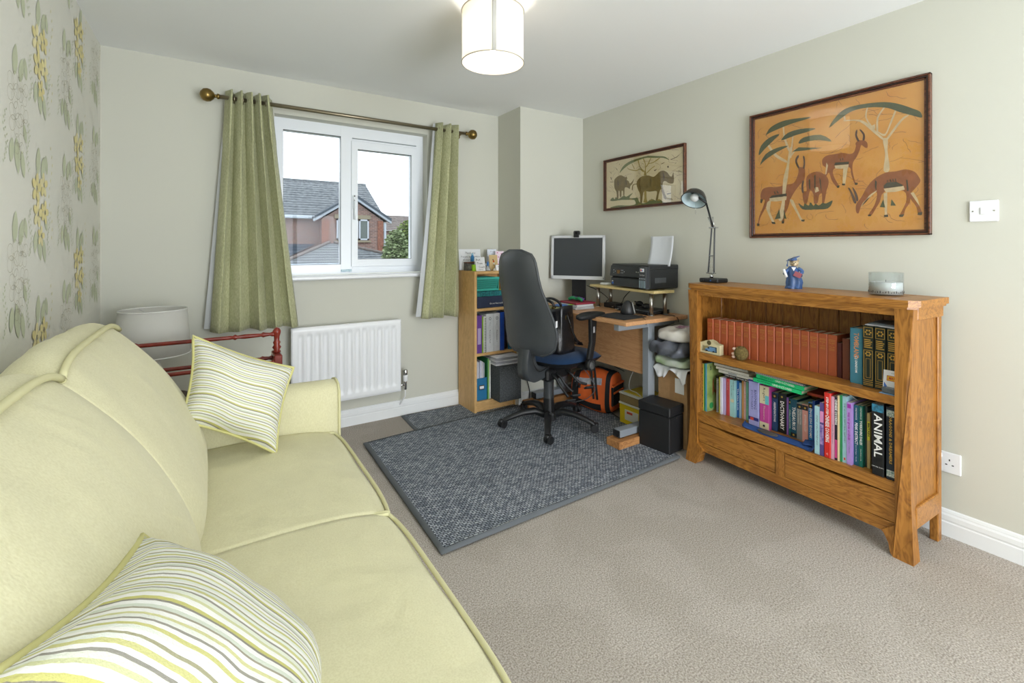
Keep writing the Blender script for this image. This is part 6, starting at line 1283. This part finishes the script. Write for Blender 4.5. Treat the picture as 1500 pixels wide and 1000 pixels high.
HM = T3(J2+Vector((-.062, -.035, .020))) @ Vector((-.15, .58, .80)).to_track_quat('Z', 'Y').to_matrix().to_4x4()
dome = [(0, .076), (.012, .076), (.035, .068), (.055, .050), (.068, .025), (.074, 0)]
MB().lathe(dome, 32, HM).build('head', mat('gunmetal_gloss', '2d2b29', .22, .3), al, fix=True); MB().lathe([(r_*.96, z*.95) for r_, z in dome], 32, HM).build('reflector', mat('pale_blue_enamel', 'b9ccd2', .4), al)
MB().tube([HM @ Vector((.0745*math.cos(t), .0745*math.sin(t), 0)) for t in [2*math.pi*i/32 for i in range(32)]], .0018, 6, closed=True).build('head_rim', M_black, al)
MB().ball((0, 0, .022), .026, M=HM, n=18, m=12).build('bulb', mat('frosted_bulb', 'd4d8d8', .3), al)
MB().tube([J2, HM @ Vector((.03, .03, .055))], .006, 8).build('head_joint', M_black, al)
hp_ = HM @ Vector((0, -.035, 0)); MB().tube([hp_, hp_+Vector((0, 0, -.055))], .0009, 5).ball(hp_+Vector((0, 0, -.058)), .003).build('pull_cord', M_chrome, al)
fg = thing('figurine', 'blue-gowned graduation bear figurine with mortarboard on top of the bookcase', 'figurine', (2.462, 1.190, zb), -70)
M_gown = mat('gown_blue', '3f5f92', .3, var=.25, vs=30); M_face = mat('bear_fur', '9a7f5c', .6, c2='d8c8a8', vs=60)
def gown(u, v):
    a = 2*math.pi*u; r_ = [.034, .031, .033, .030, .026, .024, .021, .014][min(7, round(v*7))]; return (r_*(1+.12*math.sin(6*a+v*3))*math.cos(a)*1.05+.004*math.sin(v*5), r_*.8*(1+.12*math.sin(6*a))*math.sin(a), .112*v)
MB().grid(gown, 42, 7, cu=True).build('gown', M_gown, fg); MB().ball((-.012, -.018, .006), .016, .014, .008).ball((.018, -.014, .006), .015, .014, .008).build('gown_hem', M_gown, fg)
MB().ball((.004, 0, .128), .019, .018, .019).ball((.006, -.016, .123), .009, .010, .008).ball((-.012, 0, .140), .006).ball((.020, 0, .141), .006).build('head', M_face, fg)
for s_ in (-1, 1): MB().ball((.004+s_*.007, -.017, .132), .0018).build('eye', M_black2, fg)
MB().ball((.006, -.026, .126), .0025).build('nose', M_black2, fg)
MB().box(-.024, -.022, 0, .024, .022, .003, M=T3((-.002, .002, .150)) @ RY(-24) @ RX(10) @ RZ(40)).lathe([(.015, -.012), (.015, 0)], 16, T3((-.001, .002, .150)) @ RY(-20), caps=True).build('mortarboard', M_gown, fg)
MB().tube([(-.002, 0, .154), (-.022, -.006, .147), (-.026, -.010, .120)], .002, 6).ball((-.026, -.010, .117), .004, .004, .007).build('tassel', M_gown, fg)
MB().tube(smoothpts([(-.016, 0, .100), (-.030, -.010, .085), (-.032, -.022, .075)], 3), [.009]*6+[.012], 8).build('sleeve', M_gown, fg); MB().tube(smoothpts([(.020, 0, .102), (.038, -.006, .088), (.030, -.022, .070)], 3), [.009]*6+[.013], 8).build('sleeve', M_gown, fg)
MB().ball((-.032, -.026, .076), .006).ball((.022, -.028, .070), .006).build('paws', M_face, fg)
MB().tube([(-.040, -.028, .098), (-.026, -.030, .058)], .0065, 10).build('scroll', M_paper, fg); MB().box(-.016, -.004, -.012, .016, .004, .012, M=T3((.022, -.032, .072)) @ RY(25)).build('book', mat('pink_book', '9a5560', .5), fg)
MB().prism([(-.006, .108), (.014, .108), (.004, .090)], -.024, -.020, 'Y').build('collar', M_wprint, fg)
ca = thing('candle_jar', 'clear ribbed glass jar holding a white candle at the right end of the bookcase', 'candle', (2.462, .808, zb))
MB().lathe([(0, .001), (.058, .001), (.061, .004), (.061, .098), (.0585, .099), (.0585, .007), (0, .006)], 40).build('jar', glass('jar_glass', 'f6f9f9', 1.6, .04, .03), ca)
MB().lathe([(0, .007), (.0575, .007), (.0575, .056), (.054, .058), (0, .057)], 36).build('wax', mat('white_wax', 'e4e6e6', .5), ca); MB().cyl((0, 0, .057), .0012, .010, 6).build('wick', M_ink, ca)
b = MB()
for i in range(40): a = 2*math.pi*i/40; b.box(.0608, -.0012 , .012, .0615, .0012, .016+.003*(i % 3), M=Matrix.Rotation(a, 4, 'Z'))
b.build('printed_dots', M_ink, ca, fix=False, kind='stuff')
MB().box(RX0, YB-.05, RZ0, RX1, YB-.045, RZ1).build('pane', M_gl, w2)
